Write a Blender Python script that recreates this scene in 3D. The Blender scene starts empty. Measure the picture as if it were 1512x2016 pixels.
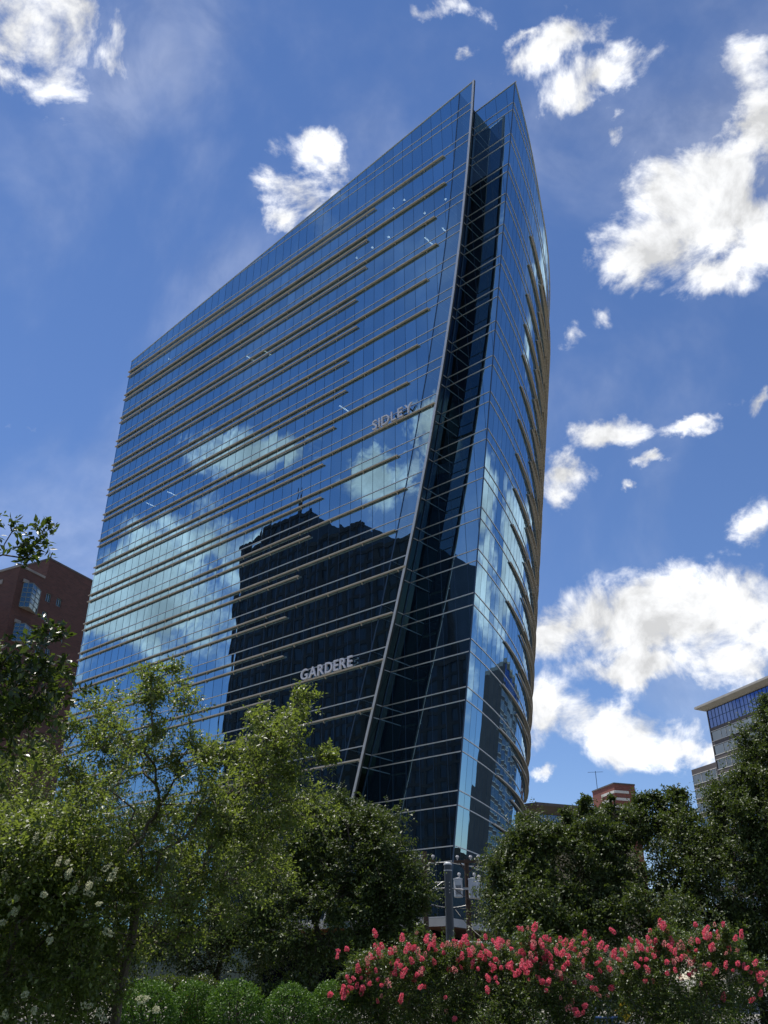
import bpy, math, random
import numpy as np
from mathutils import Vector, Matrix, Euler

# ------------------------------------------------------------------ camera, sky, sun, exposure
S = bpy.context.scene
COL = S.collection
R = math.radians
EYE = 1.65
PITCH = R(28.543)
FPX = 1690.0                       # focal length in pixels of the 1512 x 2016 photograph

cd = bpy.data.cameras.new('camera')
cam = bpy.data.objects.new('camera', cd); COL.objects.link(cam)
cd.sensor_fit = 'VERTICAL'; cd.sensor_height = 24.0; cd.lens = 24.0 * FPX / 2016.0
cd.clip_start = 0.05; cd.clip_end = 6000.0
cam.location = (0, 0, EYE); cam.rotation_euler = (math.pi / 2 + PITCH, 0, 0)
S.camera = cam

SUN_AZ, SUN_EL = R(-46), R(70)     # azimuth from the viewing direction (+Y), clockwise; elevation
SUN_DIR = Vector((math.sin(SUN_AZ) * math.cos(SUN_EL), math.cos(SUN_AZ) * math.cos(SUN_EL), math.sin(SUN_EL)))
sl = bpy.data.lights.new('sun', 'SUN'); sl.energy = 4.6; sl.angle = R(0.53); sl.color = (1.0, 0.95, 0.87)
sun = bpy.data.objects.new('sun', sl); COL.objects.link(sun)
sun.rotation_euler = SUN_DIR.to_track_quat('Z', 'Y').to_euler(); sun.location = (0, 0, 300)

S.view_settings.view_transform = 'Standard'; S.view_settings.look = 'None'
S.view_settings.exposure = 0.4; S.view_settings.gamma = 1.0
S.render.engine = 'CYCLES'
S.cycles.max_bounces = 8; S.cycles.glossy_bounces = 5; S.cycles.transparent_max_bounces = 12
S.cycles.transmission_bounces = 4; S.cycles.diffuse_bounces = 3
S.cycles.use_denoising = True; S.cycles.caustics_reflective = False; S.cycles.caustics_refractive = False

def ray(x, y):
    """direction (world axes) seen at pixel x, y of the photograph"""
    a = x - 756.0; b = 1008.0 - y
    return Vector((a, FPX * math.cos(PITCH) - b * math.sin(PITCH), FPX * math.sin(PITCH) + b * math.cos(PITCH)))
def at(x, y, Y):
    """world point along that direction at depth Y in front of the camera"""
    r = ray(x, y); return r * (Y / r.y) + Vector((0, 0, EYE))
def azel(az, el):
    az, el = R(az), R(el)
    return Vector((math.sin(az) * math.cos(el), math.cos(az) * math.cos(el), math.sin(el)))

world = bpy.data.worlds.new('World'); S.world = world; world.use_nodes = True
def build_world():
    nt = world.node_tree; N = nt.nodes; L = nt.links; N.clear()
    def nd(t, **k):
        n = N.new(t)
        for a, b in k.items(): setattr(n, a, b)
        return n
    def m(op, a, b=None, c=None, clamp=False):
        n = nd('ShaderNodeMath', operation=op, use_clamp=clamp)
        for i, q in enumerate((a, b, c)):
            if q is None: continue
            if isinstance(q, (int, float)): n.inputs[i].default_value = q
            else: L.new(q, n.inputs[i])
        return n.outputs[0]
    tc = nd('ShaderNodeTexCoord'); D = tc.outputs['Generated']
    def noise(vec, scale, detail, rough=0.55, dist=0.0):
        n = nd('ShaderNodeTexNoise'); n.inputs['Scale'].default_value = scale; n.inputs['Detail'].default_value = detail
        n.inputs['Roughness'].default_value = rough; n.inputs['Distortion'].default_value = dist
        L.new(vec, n.inputs['Vector']); return n
    # warp the direction a little so that cloud outlines are ragged
    wn = noise(D, 7.0, 8.0, 0.6)
    wv = nd('ShaderNodeVectorMath', operation='SUBTRACT'); L.new(wn.outputs['Color'], wv.inputs[0]); wv.inputs[1].default_value = (.5, .5, .5)
    ws = nd('ShaderNodeVectorMath', operation='SCALE'); L.new(wv.outputs[0], ws.inputs[0]); ws.inputs['Scale'].default_value = 0.13
    wd = nd('ShaderNodeVectorMath', operation='ADD'); L.new(D, wd.inputs[0]); L.new(ws.outputs[0], wd.inputs[1]); W = wd.outputs[0]
    blobs = []
    def pxblob(x, y, rx, ry, rot=0, w=0.0):
        r = ray(x, y); k = 1.0 / r.length
        blobs.append((r.normalized(), rx * k, ry * k, rot, w))
    def azblob(az, el, rx, ry, rot=0):
        blobs.append((azel(az, el), R(rx), R(ry), rot, 0.0))
    for b in CLOUDS_PX: pxblob(*b)
    for b in CLOUDS_AZ: azblob(*b)
    cur = None
    for c, rx, ry, rot, wz in blobs:
        z = c; x = Vector((0, 0, 1)).cross(z)
        if x.length < 1e-4: x = Vector((1, 0, 0))
        x = -x.normalized(); y = z.cross(x).normalized()
        if y.z < 0: x, y = -x, -y
        x2 = x * math.cos(rot) + y * math.sin(rot); y2 = y * math.cos(rot) - x * math.sin(rot)
        M = Matrix((x2, y2, x2.cross(y2))).transposed()
        mp = nd('ShaderNodeMapping', vector_type='TEXTURE'); L.new(W, mp.inputs['Vector'])
        mp.inputs['Location'].default_value = c; mp.inputs['Rotation'].default_value = M.to_euler('XYZ')
        mp.inputs['Scale'].default_value = (rx, ry, max(rx, ry))
        ln = nd('ShaderNodeVectorMath', operation='LENGTH'); L.new(mp.outputs[0], ln.inputs[0])
        d = ln.outputs['Value']
        if wz: d = m('ADD', d, wz)
        cur = d if cur is None else m('SMOOTH_MIN', cur, d, 0.35)
    cover = m('MINIMUM', m('SUBTRACT', 1.0, cur), 0.92)
    n1 = noise(D, 12.0, 13.0, 0.60, 0.35)
    off = nd('ShaderNodeVectorMath', operation='ADD'); L.new(D, off.inputs[0]); off.inputs[1].default_value = SUN_DIR * 0.035
    n2 = noise(off.outputs[0], 12.0, 8.0, 0.6, 0.35)
    nf = n1.outputs['Fac']
    dens = m('ADD', m('MULTIPLY', cover, 1.18), m('MULTIPLY', m('SUBTRACT', nf, 0.465), 4.2))
    mr = nd('ShaderNodeMapRange', interpolation_type='SMOOTHSTEP'); L.new(dens, mr.inputs['Value'])
    mr.inputs['From Min'].default_value = 0.0; mr.inputs['From Max'].default_value = 0.95
    # only near a blob
    near = nd('ShaderNodeMapRange', interpolation_type='SMOOTHSTEP'); L.new(cover, near.inputs['Value'])
    near.inputs['From Min'].default_value = -0.8; near.inputs['From Max'].default_value = 0.0
    mask = m('MULTIPLY', mr.outputs[0], near.outputs[0])
    # light and shade of the cloud
    sh = m('ADD', 0.92, m('MULTIPLY', m('SUBTRACT', nf, n2.outputs['Fac']), 2.1))
    thick = nd('ShaderNodeMapRange'); L.new(dens, thick.inputs['Value'])
    thick.inputs['From Min'].default_value = 0.5; thick.inputs['From Max'].default_value = 1.6
    thick.inputs['To Min'].default_value = 1.06; thick.inputs['To Max'].default_value = 0.88
    lum = m('MINIMUM', m('MAXIMUM', m('MULTIPLY', sh, thick.outputs[0]), 0.66), 1.25)
    cc = nd('ShaderNodeCombineColor'); 
    L.new(m('MULTIPLY', lum, 0.975), cc.inputs[0]); L.new(m('MULTIPLY', lum, 0.985), cc.inputs[1]); L.new(lum, cc.inputs[2])
    # thin high veil
    vn = noise(D, 2.3, 6.0, 0.55, 0.4)
    veil = nd('ShaderNodeMapRange', interpolation_type='SMOOTHSTEP'); L.new(vn.outputs['Fac'], veil.inputs['Value'])
    veil.inputs['From Min'].default_value = 0.47; veil.inputs['From Max'].default_value = 0.75; veil.inputs['To Max'].default_value = 0.24
    mask = m('MAXIMUM', mask, veil.outputs[0])
    sky = nd('ShaderNodeTexSky', sky_type='NISHITA'); sky.sun_disc = False
    sky.sun_elevation = SUN_EL; sky.sun_rotation = SUN_AZ
    sky.altitude = 200; sky.air_density = 1.0; sky.dust_density = 0.0; sky.ozone_density = 4.0
    hs = nd('ShaderNodeHueSaturation'); hs.inputs['Saturation'].default_value = 1.08; L.new(sky.outputs[0], hs.inputs['Color'])
    tn = nd('ShaderNodeMix', data_type='RGBA', blend_type='MULTIPLY'); tn.inputs[0].default_value = 1.0; L.new(hs.outputs[0], tn.inputs[6]); tn.inputs[7].default_value = (0.98, 0.955, 1.07, 1)
    b1 = nd('ShaderNodeBackground'); b1.inputs['Strength'].default_value = SKY_STRENGTH; L.new(tn.outputs[2], b1.inputs['Color'])
    b2 = nd('ShaderNodeBackground'); b2.inputs['Strength'].default_value = 0.80; L.new(cc.outputs[0], b2.inputs['Color'])
    mx = nd('ShaderNodeMixShader'); L.new(mask, mx.inputs[0]); L.new(b1.outputs[0], mx.inputs[1]); L.new(b2.outputs[0], mx.inputs[2])
    out = nd('ShaderNodeOutputWorld'); L.new(mx.outputs[0], out.inputs['Surface'])
SKY_STRENGTH = 0.088
CLOUDS_PX = [(-20, -10, 195, 150, 0, -.2), (30, 70, 145, 115, 0, -.15), (45, 165, 70, 60, 0, .2),
    (580, 390, 85, 66, .4, .05), (655, 345, 95, 65, .3, .22), (530, 435, 55, 38, 0, .25), (625, 300, 40, 45, 0, .35),
    (1060, 95, 125, 62, -.3, .12), (1130, 195, 120, 66, 0, .2), (1200, 150, 90, 48, 0, .35), (1215, 280, 60, 50, 0, .4),
    (1430, 400, 190, 110, .6), (1525, 250, 75, 150), (1300, 480, 110, 80), (1390, 530, 100, 60),
    (1190, 832, 80, 42, 0, .1), (1280, 885, 38, 22, 0, .1), (1462, 772, 64, 36, 0, .2), (1340, 820, 50, 30, .5, .5), (1105, 915, 62, 62, 0, .2),
    (1110, 660, 60, 50, 0, .62), (1150, 505, 50, 45, 0, .6), (875, 18, 90, 30, 0, .5), (925, 110, 40, 30, 0, .55), (1257, 947, 36, 22, 0, .5), (1000, 60, 60, 30, 0, .4), (1190, 620, 90, 60, 0, .92), (1450, 1020, 90, 60, 0, .75),
    (1310, 1220, 270, 85), (1460, 1170, 140, 85), (1095, 1240, 70, 75), (1250, 1320, 150, 45), (1460, 1290, 110, 60),
    (1210, 1425, 190, 75), (1100, 1420, 70, 80), (1330, 1470, 80, 45), (1080, 1530, 45, 14), (65, 838, 70, 20, 0, .6), (230, 120, 140, 100, 0, .95)]
CLOUDS_AZ = [(-80.5, 21.5, 7.5, 4.2), (-86, 25, 5, 3), (-74, 18, 8, 4), (-88.5, 31.3, 3.6, 1.8), (-97.5, 30.0, 4.4, 2.0), (-103.4, 33.6, 1.5, 2.6),
    (38.3, 35, 2.6, 2.6), (46, 19, 4.5, 5), (38.5, 20, 3.5, 5), (52, 24, 8, 4), (33, 22, 5, 4), (60, 12, 14, 5),
    (120, 30, 16, 8), (165, 42, 14, 8), (-150, 35, 15, 7), (-125, 50, 8, 6), (90, 50, 9, 6), (-60, 12, 12, 3), (150, 16, 25, 6), (-140, 14, 20, 5)]
build_world()

# ------------------------------------------------------------------ helpers
rng = np.random.default_rng(11)

def tag(o, label=None, cat=None, group=None, kind=None):
    if label: o['label'] = label
    if cat: o['category'] = cat
    if group: o['group'] = group
    if kind: o['kind'] = kind
    return o
def empty(name, loc, rz=0.0):
    o = bpy.data.objects.new(name, None); COL.objects.link(o)
    o.location = loc; o.rotation_euler = (0, 0, rz); o.empty_display_size = 0.3
    return o
def parent(o, p):
    """child keeps world-space vertices; p has an unrotated base"""
    o.parent = p; o.matrix_parent_inverse = Matrix.Translation(p.location).inverted() if p.parent is None and p.type == 'EMPTY' else Matrix()
    return o

class MB:
    """collects faces in world coordinates (one mesh object at the end)"""
    def __init__(s): s.v = []; s.f = []; s.mi = []; s.uv = []
    def face(s, pts, mat=0, uv=None):
        i = len(s.v); s.v += [tuple(p) for p in pts]; s.f.append(tuple(range(i, i + len(pts)))); s.mi.append(mat)
        s.uv += list(uv) if uv is not None else [(0.0, 0.0)] * len(pts)
    def hexa(s, p, mat=0, caps=True):
        """p: 8 corners, bottom ring 0-3 (counter-clockwise from above), top ring 4-7"""
        q = [(0, 1, 5, 4), (1, 2, 6, 5), (2, 3, 7, 6), (3, 0, 4, 7)]
        if caps: q += [(3, 2, 1, 0), (4, 5, 6, 7)]
        for f in q: s.face([p[k] for k in f], mat)
    def box(s, a, b, mat=0):
        x0, y0, z0 = a; x1, y1, z1 = b
        s.hexa([(x0, y0, z0), (x1, y0, z0), (x1, y1, z0), (x0, y1, z0), (x0, y0, z1), (x1, y0, z1), (x1, y1, z1), (x0, y1, z1)], mat)
    def bar(s, a, b, w, h, up=Vector((0, 0, 1)), mat=0):
        """rectangular bar from a to b, w across, h along up"""
        a = Vector(a); b = Vector(b); d = (b - a).normalized(); x = d.cross(up)
        if x.length < 1e-4: x = d.cross(Vector((0, 1, 0)))
        x.normalize(); y = x.cross(d).normalized(); x = x * w / 2; y = y * h / 2
        r = [a - x - y, a + x - y, a + x + y, a - x + y]; t = [b - x - y, b + x - y, b + x + y, b - x + y]
        s.hexa(r + t, mat)
    def tube(s, pts, rad, n=8, mat=0, cap=True):
        pts = [Vector(p) for p in pts]; rad = rad if hasattr(rad, '__len__') else [rad] * len(pts)
        rings = []
        x = None
        for i, p in enumerate(pts):
            d = (pts[min(i + 1, len(pts) - 1)] - pts[max(i - 1, 0)]).normalized()
            if x is None:
                x = d.cross(Vector((0.31, 0.17, 0.93))); x = x if x.length > 1e-3 else d.cross(Vector((1, 0, 0)))
            x = (x - d * x.dot(d)).normalized(); y = d.cross(x)
            rings.append([p + (x * math.cos(2 * math.pi * k / n) + y * math.sin(2 * math.pi * k / n)) * rad[i] for k in range(n)])
        for a, b in zip(rings, rings[1:]):
            for k in range(n): s.face([a[k], a[(k + 1) % n], b[(k + 1) % n], b[k]], mat)
        if cap:
            s.face(rings[0][::-1], mat); s.face(rings[-1], mat)
    def build(s, name, mats, par=None, smooth=False, merge=False, bevel=0.0):
        me = bpy.data.meshes.new(name); me.from_pydata(s.v, [], s.f)
        for mt in (mats if isinstance(mats, (list, tuple)) else [mats]): me.materials.append(mt)
        me.polygons.foreach_set('material_index', s.mi)
        uvl = me.uv_layers.new(name='UVMap'); uvl.data.foreach_set('uv', np.array(s.uv, dtype=np.float32).ravel())
        if merge or smooth:
            import bmesh
            bm = bmesh.new(); bm.from_mesh(me); bmesh.ops.remove_doubles(bm, verts=bm.verts, dist=1e-5); bm.to_mesh(me); bm.free()
        if smooth: me.polygons.foreach_set('use_smooth', [True] * len(me.polygons))
        me.update()
        o = bpy.data.objects.new(name, me); COL.objects.link(o)
        if par is not None: parent(o, par)
        if bevel:
            b = o.modifiers.new('bevel', 'BEVEL'); b.width = bevel; b.segments = 2; b.limit_method = 'ANGLE'
        return o

# ------------------------------------------------------------------ materials
def mat(name):
    m_ = bpy.data.materials.new(name); m_.use_nodes = True
    nt = m_.node_tree; return m_, nt, nt.nodes['Principled BSDF'], nt.nodes['Material Output']
def nodes_of(nt):
    def nd(t, **k):
        n = nt.nodes.new(t)
        for a, b in k.items(): setattr(n, a, b)
        return n
    return nd
def simple(name, col, rough=0.6, metal=0.0, var=0.12, scale=3.0, bump=0.0, bscale=40.0, spec=0.5):
    m_, nt, bs, out = mat(name); nd = nodes_of(nt); L = nt.links
    bs.inputs['Roughness'].default_value = rough; bs.inputs['Metallic'].default_value = metal
    bs.inputs['Specular IOR Level'].default_value = spec
    tc = nd('ShaderNodeTexCoord'); nz = nd('ShaderNodeTexNoise'); nz.inputs['Scale'].default_value = scale; nz.inputs['Detail'].default_value = 6
    L.new(tc.outputs['Object'], nz.inputs['Vector'])
    mr = nd('ShaderNodeMapRange'); L.new(nz.outputs['Fac'], mr.inputs['Value'])
    mr.inputs['From Min'].default_value = .3; mr.inputs['From Max'].default_value = .7
    mr.inputs['To Min'].default_value = 1 - var; mr.inputs['To Max'].default_value = 1 + var
    mx = nd('ShaderNodeVectorMath', operation='SCALE'); mx.inputs[0].default_value = col; L.new(mr.outputs[0], mx.inputs['Scale'])
    L.new(mx.outputs[0], bs.inputs['Base Color'])
    if bump:
        n2 = nd('ShaderNodeTexNoise'); n2.inputs['Scale'].default_value = bscale; n2.inputs['Detail'].default_value = 4
        L.new(tc.outputs['Object'], n2.inputs['Vector'])
        bp = nd('ShaderNodeBump'); bp.inputs['Strength'].default_value = bump; bp.inputs['Distance'].default_value = 0.02
        L.new(n2.outputs['Fac'], bp.inputs['Height']); L.new(bp.outputs[0], bs.inputs['Normal'])
    return m_

def curtain_glass(name, tint, body, transp=0.0, tilt=0.006, bow=0.010, ripple=0.0035, edge=(.9, .93, .96)):
    """mirror-coated curtain wall; UV counts panes, every pane is set and bowed a little differently"""
    m_, nt, bs, out = mat(name); nd = nodes_of(nt); L = nt.links
    nt.nodes.remove(bs)
    uv = nd('ShaderNodeUVMap')
    fl = nd('ShaderNodeVectorMath', operation='FLOOR'); L.new(uv.outputs[0], fl.inputs[0])
    fr = nd('ShaderNodeVectorMath', operation='FRACTION'); L.new(uv.outputs[0], fr.inputs[0])
    wn = nd('ShaderNodeTexWhiteNoise', noise_dimensions='2D'); L.new(fl.outputs[0], wn.inputs['Vector'])
    c1 = nd('ShaderNodeVectorMath', operation='SUBTRACT'); L.new(wn.outputs['Color'], c1.inputs[0]); c1.inputs[1].default_value = (.5, .5, .5)
    t1 = nd('ShaderNodeVectorMath', operation='SCALE'); L.new(c1.outputs[0], t1.inputs[0]); t1.inputs['Scale'].default_value = tilt
    # bow: in-plane position times a random amount, along the wall (tangent) and up
    ge = nd('ShaderNodeNewGeometry')
    tg = nd('ShaderNodeVectorMath', operation='CROSS_PRODUCT'); tg.inputs[0].default_value = (0, 0, 1); L.new(ge.outputs['Normal'], tg.inputs[1])
    sp = nd('ShaderNodeSeparateXYZ'); L.new(fr.outputs[0], sp.inputs[0])
    def m(op, a, b):
        n = nd('ShaderNodeMath', operation=op)
        for i, q in enumerate((a, b)):
            if isinstance(q, (int, float)): n.inputs[i].default_value = q
            else: L.new(q, n.inputs[i])
        return n.outputs[0]
    bx = m('MULTIPLY', m('SUBTRACT', sp.outputs[0], .5), m('MULTIPLY', m('ADD', wn.outputs['Value'], -.25), bow))
    by = m('MULTIPLY', m('SUBTRACT', sp.outputs[1], .5), m('MULTIPLY', m('ADD', wn.outputs['Value'], -.1), bow * .8))
    v1 = nd('ShaderNodeVectorMath', operation='SCALE'); L.new(tg.outputs[0], v1.inputs[0]); L.new(bx, v1.inputs['Scale'])
    cz = nd('ShaderNodeCombineXYZ'); L.new(by, cz.inputs[2])
    tc = nd('ShaderNodeTexCoord'); mp = nd('ShaderNodeMapping'); L.new(tc.outputs['Object'], mp.inputs[0]); mp.inputs['Scale'].default_value = (1, 1, .45)
    nz = nd('ShaderNodeTexNoise'); nz.inputs['Scale'].default_value = 0.9; nz.inputs['Detail'].default_value = 2; L.new(mp.outputs[0], nz.inputs['Vector'])
    c2 = nd('ShaderNodeVectorMath', operation='SUBTRACT'); L.new(nz.outputs['Color'], c2.inputs[0]); c2.inputs[1].default_value = (.5, .5, .5)
    r2 = nd('ShaderNodeVectorMath', operation='SCALE'); L.new(c2.outputs[0], r2.inputs[0]); r2.inputs['Scale'].default_value = ripple * 2.2
    acc = ge.outputs['Normal']
    for q in (t1.outputs[0], v1.outputs[0], cz.outputs[0], r2.outputs[0]):
        a = nd('ShaderNodeVectorMath', operation='ADD'); L.new(acc, a.inputs[0]); L.new(q, a.inputs[1]); acc = a.outputs[0]
    nn = nd('ShaderNodeVectorMath', operation='NORMALIZE'); L.new(acc, nn.inputs[0]); acc = nn.outputs[0]
    gl = nd('ShaderNodeBsdfGlossy'); gl.inputs['Roughness'].default_value = 0.0; L.new(acc, gl.inputs['Normal'])
    # slightly different coating on each pane
    tv = nd('ShaderNodeMapRange'); L.new(wn.outputs['Value'], tv.inputs['Value']); tv.inputs['To Min'].default_value = .93; tv.inputs['To Max'].default_value = 1.07
    tcx = nd('ShaderNodeVectorMath', operation='SCALE'); tcx.inputs[0].default_value = tint; L.new(tv.outputs[0], tcx.inputs['Scale'])
    fz = nd('ShaderNodeFresnel'); fz.inputs['IOR'].default_value = 1.35
    gmx = nd('ShaderNodeMix', data_type='RGBA'); L.new(fz.outputs[0], gmx.inputs[0]); L.new(tcx.outputs[0], gmx.inputs[6]); gmx.inputs[7].default_value = (*edge, 1)
    bk = nd('ShaderNodeMapRange'); L.new(ge.outputs['Backfacing'], bk.inputs['Value']); bk.inputs['To Min'].default_value = 1.0; bk.inputs['To Max'].default_value = .15
    bks = nd('ShaderNodeVectorMath', operation='SCALE'); L.new(gmx.outputs[2], bks.inputs[0]); L.new(bk.outputs[0], bks.inputs['Scale'])
    L.new(bks.outputs[0], gl.inputs['Color'])
    df = nd('ShaderNodeBsdfDiffuse'); df.inputs['Color'].default_value = (*body, 1)
    ad = nd('ShaderNodeAddShader'); L.new(gl.outputs[0], ad.inputs[0]); L.new(df.outputs[0], ad.inputs[1])
    sh = ad.outputs[0]
    if transp > 0:
        tr = nd('ShaderNodeBsdfTransparent'); tr.inputs['Color'].default_value = (.50, .70, .78, 1)
        mx = nd('ShaderNodeMixShader'); mx.inputs[0].default_value = transp; L.new(sh, mx.inputs[1]); L.new(tr.outputs[0], mx.inputs[2]); sh = mx.outputs[0]
    L.new(sh, out.inputs['Surface'])
    return m_

def brick(name, c1, c2, mortar, scale=1.0):
    m_, nt, bs, out = mat(name); nd = nodes_of(nt); L = nt.links
    uv = nd('ShaderNodeUVMap'); br = nd('ShaderNodeTexBrick'); L.new(uv.outputs[0], br.inputs['Vector'])
    br.inputs['Color1'].default_value = (*c1, 1); br.inputs['Color2'].default_value = (*c2, 1); br.inputs['Mortar'].default_value = (*mortar, 1)
    br.inputs['Scale'].default_value = scale; br.inputs['Mortar Size'].default_value = 0.03
    br.inputs['Brick Width'].default_value = 0.9; br.inputs['Row Height'].default_value = 0.32; br.inputs['Bias'].default_value = -.1
    nz = nd('ShaderNodeTexNoise'); nz.inputs['Scale'].default_value = .35; nz.inputs['Detail'].default_value = 8; L.new(uv.outputs[0], nz.inputs['Vector'])
    mr = nd('ShaderNodeMapRange'); L.new(nz.outputs['Fac'], mr.inputs['Value']); mr.inputs['To Min'].default_value = .7; mr.inputs['To Max'].default_value = 1.3
    sc = nd('ShaderNodeVectorMath', operation='SCALE'); L.new(br.outputs['Color'], sc.inputs[0]); L.new(mr.outputs[0], sc.inputs['Scale'])
    L.new(sc.outputs[0], bs.inputs['Base Color']); bs.inputs['Roughness'].default_value = .85
    return m_

def leafy(name, c_dark, c_light, rough=0.32, trans=0.3, tcol=None, spec=0.6):
    m_, nt, bs, out = mat(name); nd = nodes_of(nt); L = nt.links
    ge = nd('ShaderNodeNewGeometry')
    mx = nd('ShaderNodeMix', data_type='RGBA'); L.new(ge.outputs['Random Per Island'], mx.inputs[0])
    mx.inputs[6].default_value = (*c_dark, 1); mx.inputs[7].default_value = (*c_light, 1)
    L.new(mx.outputs[2], bs.inputs['Base Color']); bs.inputs['Roughness'].default_value = rough; bs.inputs['Specular IOR Level'].default_value = spec
    tr = nd('ShaderNodeBsdfTranslucent')
    if tcol is None: tcol = (c_light[0] * 1.6, c_light[1] * 1.7, c_light[2] * .8)
    tr.inputs['Color'].default_value = (*tcol, 1)
    ms = nd('ShaderNodeMixShader'); ms.inputs[0].default_value = trans; L.new(bs.outputs[0], ms.inputs[1]); L.new(tr.outputs[0], ms.inputs[2])
    L.new(ms.outputs[0], out.inputs['Surface'])
    return m_

M = {}
GT, GB = (.28, .465, .58), (.0035, .006, .009)
M['glass'] = curtain_glass('coated_glass', GT, GB, transp=0.08, edge=(.50, .68, .86))
M['glass_strip'] = curtain_glass('clear_strip_glass', (.30, .47, .56), (.004, .007, .009), transp=0.2)
M['glass_dark'] = curtain_glass('lobby_glass', (.03, .045, .055), (.004, .005, .006), edge=(.12, .15, .17))
M['alu'] = simple('silver_aluminium', (.66, .66, .65), .4, .4, .05)
M['mullion'] = simple('dark_mullion_metal', (.05, .09, .15), .45, .6, .08)
M['dark_backing'] = simple('black_backing', (.012, .014, .016), .6)
M['shade'] = simple('champagne_aluminium', (.62, .565, .48), .5, .1, .08, 1.5)
M['letter'] = simple('letter_face_grey', (.74, .74, .80), .45, 0, .04)
M['roofing'] = simple('roof_membrane', (.25, .25, .25), .9)
M['fascia'] = simple('pale_stone_fascia', (.42, .41, .38), .7, 0, .10, .8)
M['soffit'] = simple('warm_wood_soffit', (.34, .13, .05), .6, 0, .25, 2.0)
M['concrete'] = simple('concrete', (.36, .34, .31), .85, 0, .15, 1.2, .2)
M['bark'] = simple('bark', (.06, .045, .035), .9, 0, .35, 8.0, .5)
M['palebark'] = simple('pale_bark', (.085, .065, .05), .85, 0, .3, 6.0, .4)
M['wood'] = simple('weathered_pole_wood', (.055, .032, .022), .9, 0, .3, 4.0, .4)
M['greypaint'] = simple('grey_pole_paint', (.050, .060, .070), .55, .2, .10, 2.0)
def glow(name, col, st):
    m_, nt, bs, out = mat(name); bs.inputs['Base Color'].default_value = (.8, .8, .8, 1); bs.inputs['Emission Color'].default_value = (*col, 1); bs.inputs['Emission Strength'].default_value = st; return m_
M['lamp'] = glow('lit_ceiling_lamp', (1, .97, .9), 5.0)
M['can'] = simple('transformer_grey_paint', (.46, .48, .50), .45, 0, .06)
M['porcelain'] = simple('porcelain', (.5, .48, .47), .25, 0, .05)
M['cable'] = simple('cable', (.03, .03, .03), .6)
M['palecable'] = simple('aluminium_cable', (.3, .3, .3), .45, .5)

# ------------------------------------------------------------------ the glass tower (plan axes u along the long face, v away from the camera)
AZ = R(40.683)
Wd = Vector((math.cos(AZ), -math.sin(AZ), 0)); Nd = Vector((math.sin(AZ), math.cos(AZ), 0))
V1, V2 = 55.094, 58.233
ULEFT = -99.35
def T(u, v, z): return Wd * u + Nd * v + Vector((0, 0, z + EYE))       # z counted from eye height
ZL = [8.12, 12.27, 16.43, 20.60, 24.73, 28.85, 32.95, 37.03, 41.10, 45.15, 49.22, 53.33, 57.42, 61.50, 65.60, 69.74, 73.92, 78.12, 82.53, 87.24]
UP = 1.11                                   # upper spandrel line above the lower one
ZBOT = 4.15
levels = [ZBOT]
for z in ZL: levels += [z, z + UP]
def lin(z, pts):
    zs = [p[0] for p in pts]; us = [p[1] for p in pts]
    return float(np.interp(z, zs, us)) if zs[0] <= z <= zs[-1] else (us[0] + (z - zs[0]) * (us[1] - us[0]) / (zs[1] - zs[0]) if z < zs[0] else us[-1] + (z - zs[-1]) * (us[-1] - us[-2]) / (zs[-1] - zs[-2]))
FIN = [(12.6, -51.07), (20.6, -48.61), (28.85, -46.04), (36.94, -43.70), (45.12, -41.63), (53.35, -39.74), (61.5, -38.05), (69.7, -36.60), (78, -35.35), (87.2, -34.15), (91.65, -33.66)]
DARK = [(20.1, -50.73), (24.5, -49.33), (28.74, -47.98), (36.94, -45.70), (45.7, -43.50), (53.35, -41.70), (61.5, -40.06), (69.7, -38.56), (78, -37.36), (87.2, -36.17), (91.4, -35.64)]
def ufin(z): return lin(z, FIN)
def udark(z): return lin(z, DARK)
def ucor(z): return -42.92 + (z - 8.12) * .1553
def zroof1(u): return 91.65 + (u + 33.66) * (91.65 - 84.65) / (99.88 - 33.66)
def zroof2(u): return 91.44 + (u + 29.79) * .055
PW = 1.48
TH0, RAD, SMAX = R(16.0), 120.0, 62.0
def arc(s):
    th = TH0 + s / RAD
    return RAD * (math.cos(th) - math.cos(TH0)), RAD * (math.sin(th) - math.sin(TH0)), math.cos(th), math.sin(th)
def zroof3(s): return max(91.44 - .27 * s, 87.6)
def C(s, z, off=0.0):
    a, b, nu, nv = arc(s)
    return T(ucor(z) + a + off * nu, V2 + b + off * nv, z)

tower = empty('office_tower', T(-60, 75, -EYE)); 
tag(tower, 'tall blue mirror glass office tower with a curved side, split corner and thin sunshades', 'office tower')

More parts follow.
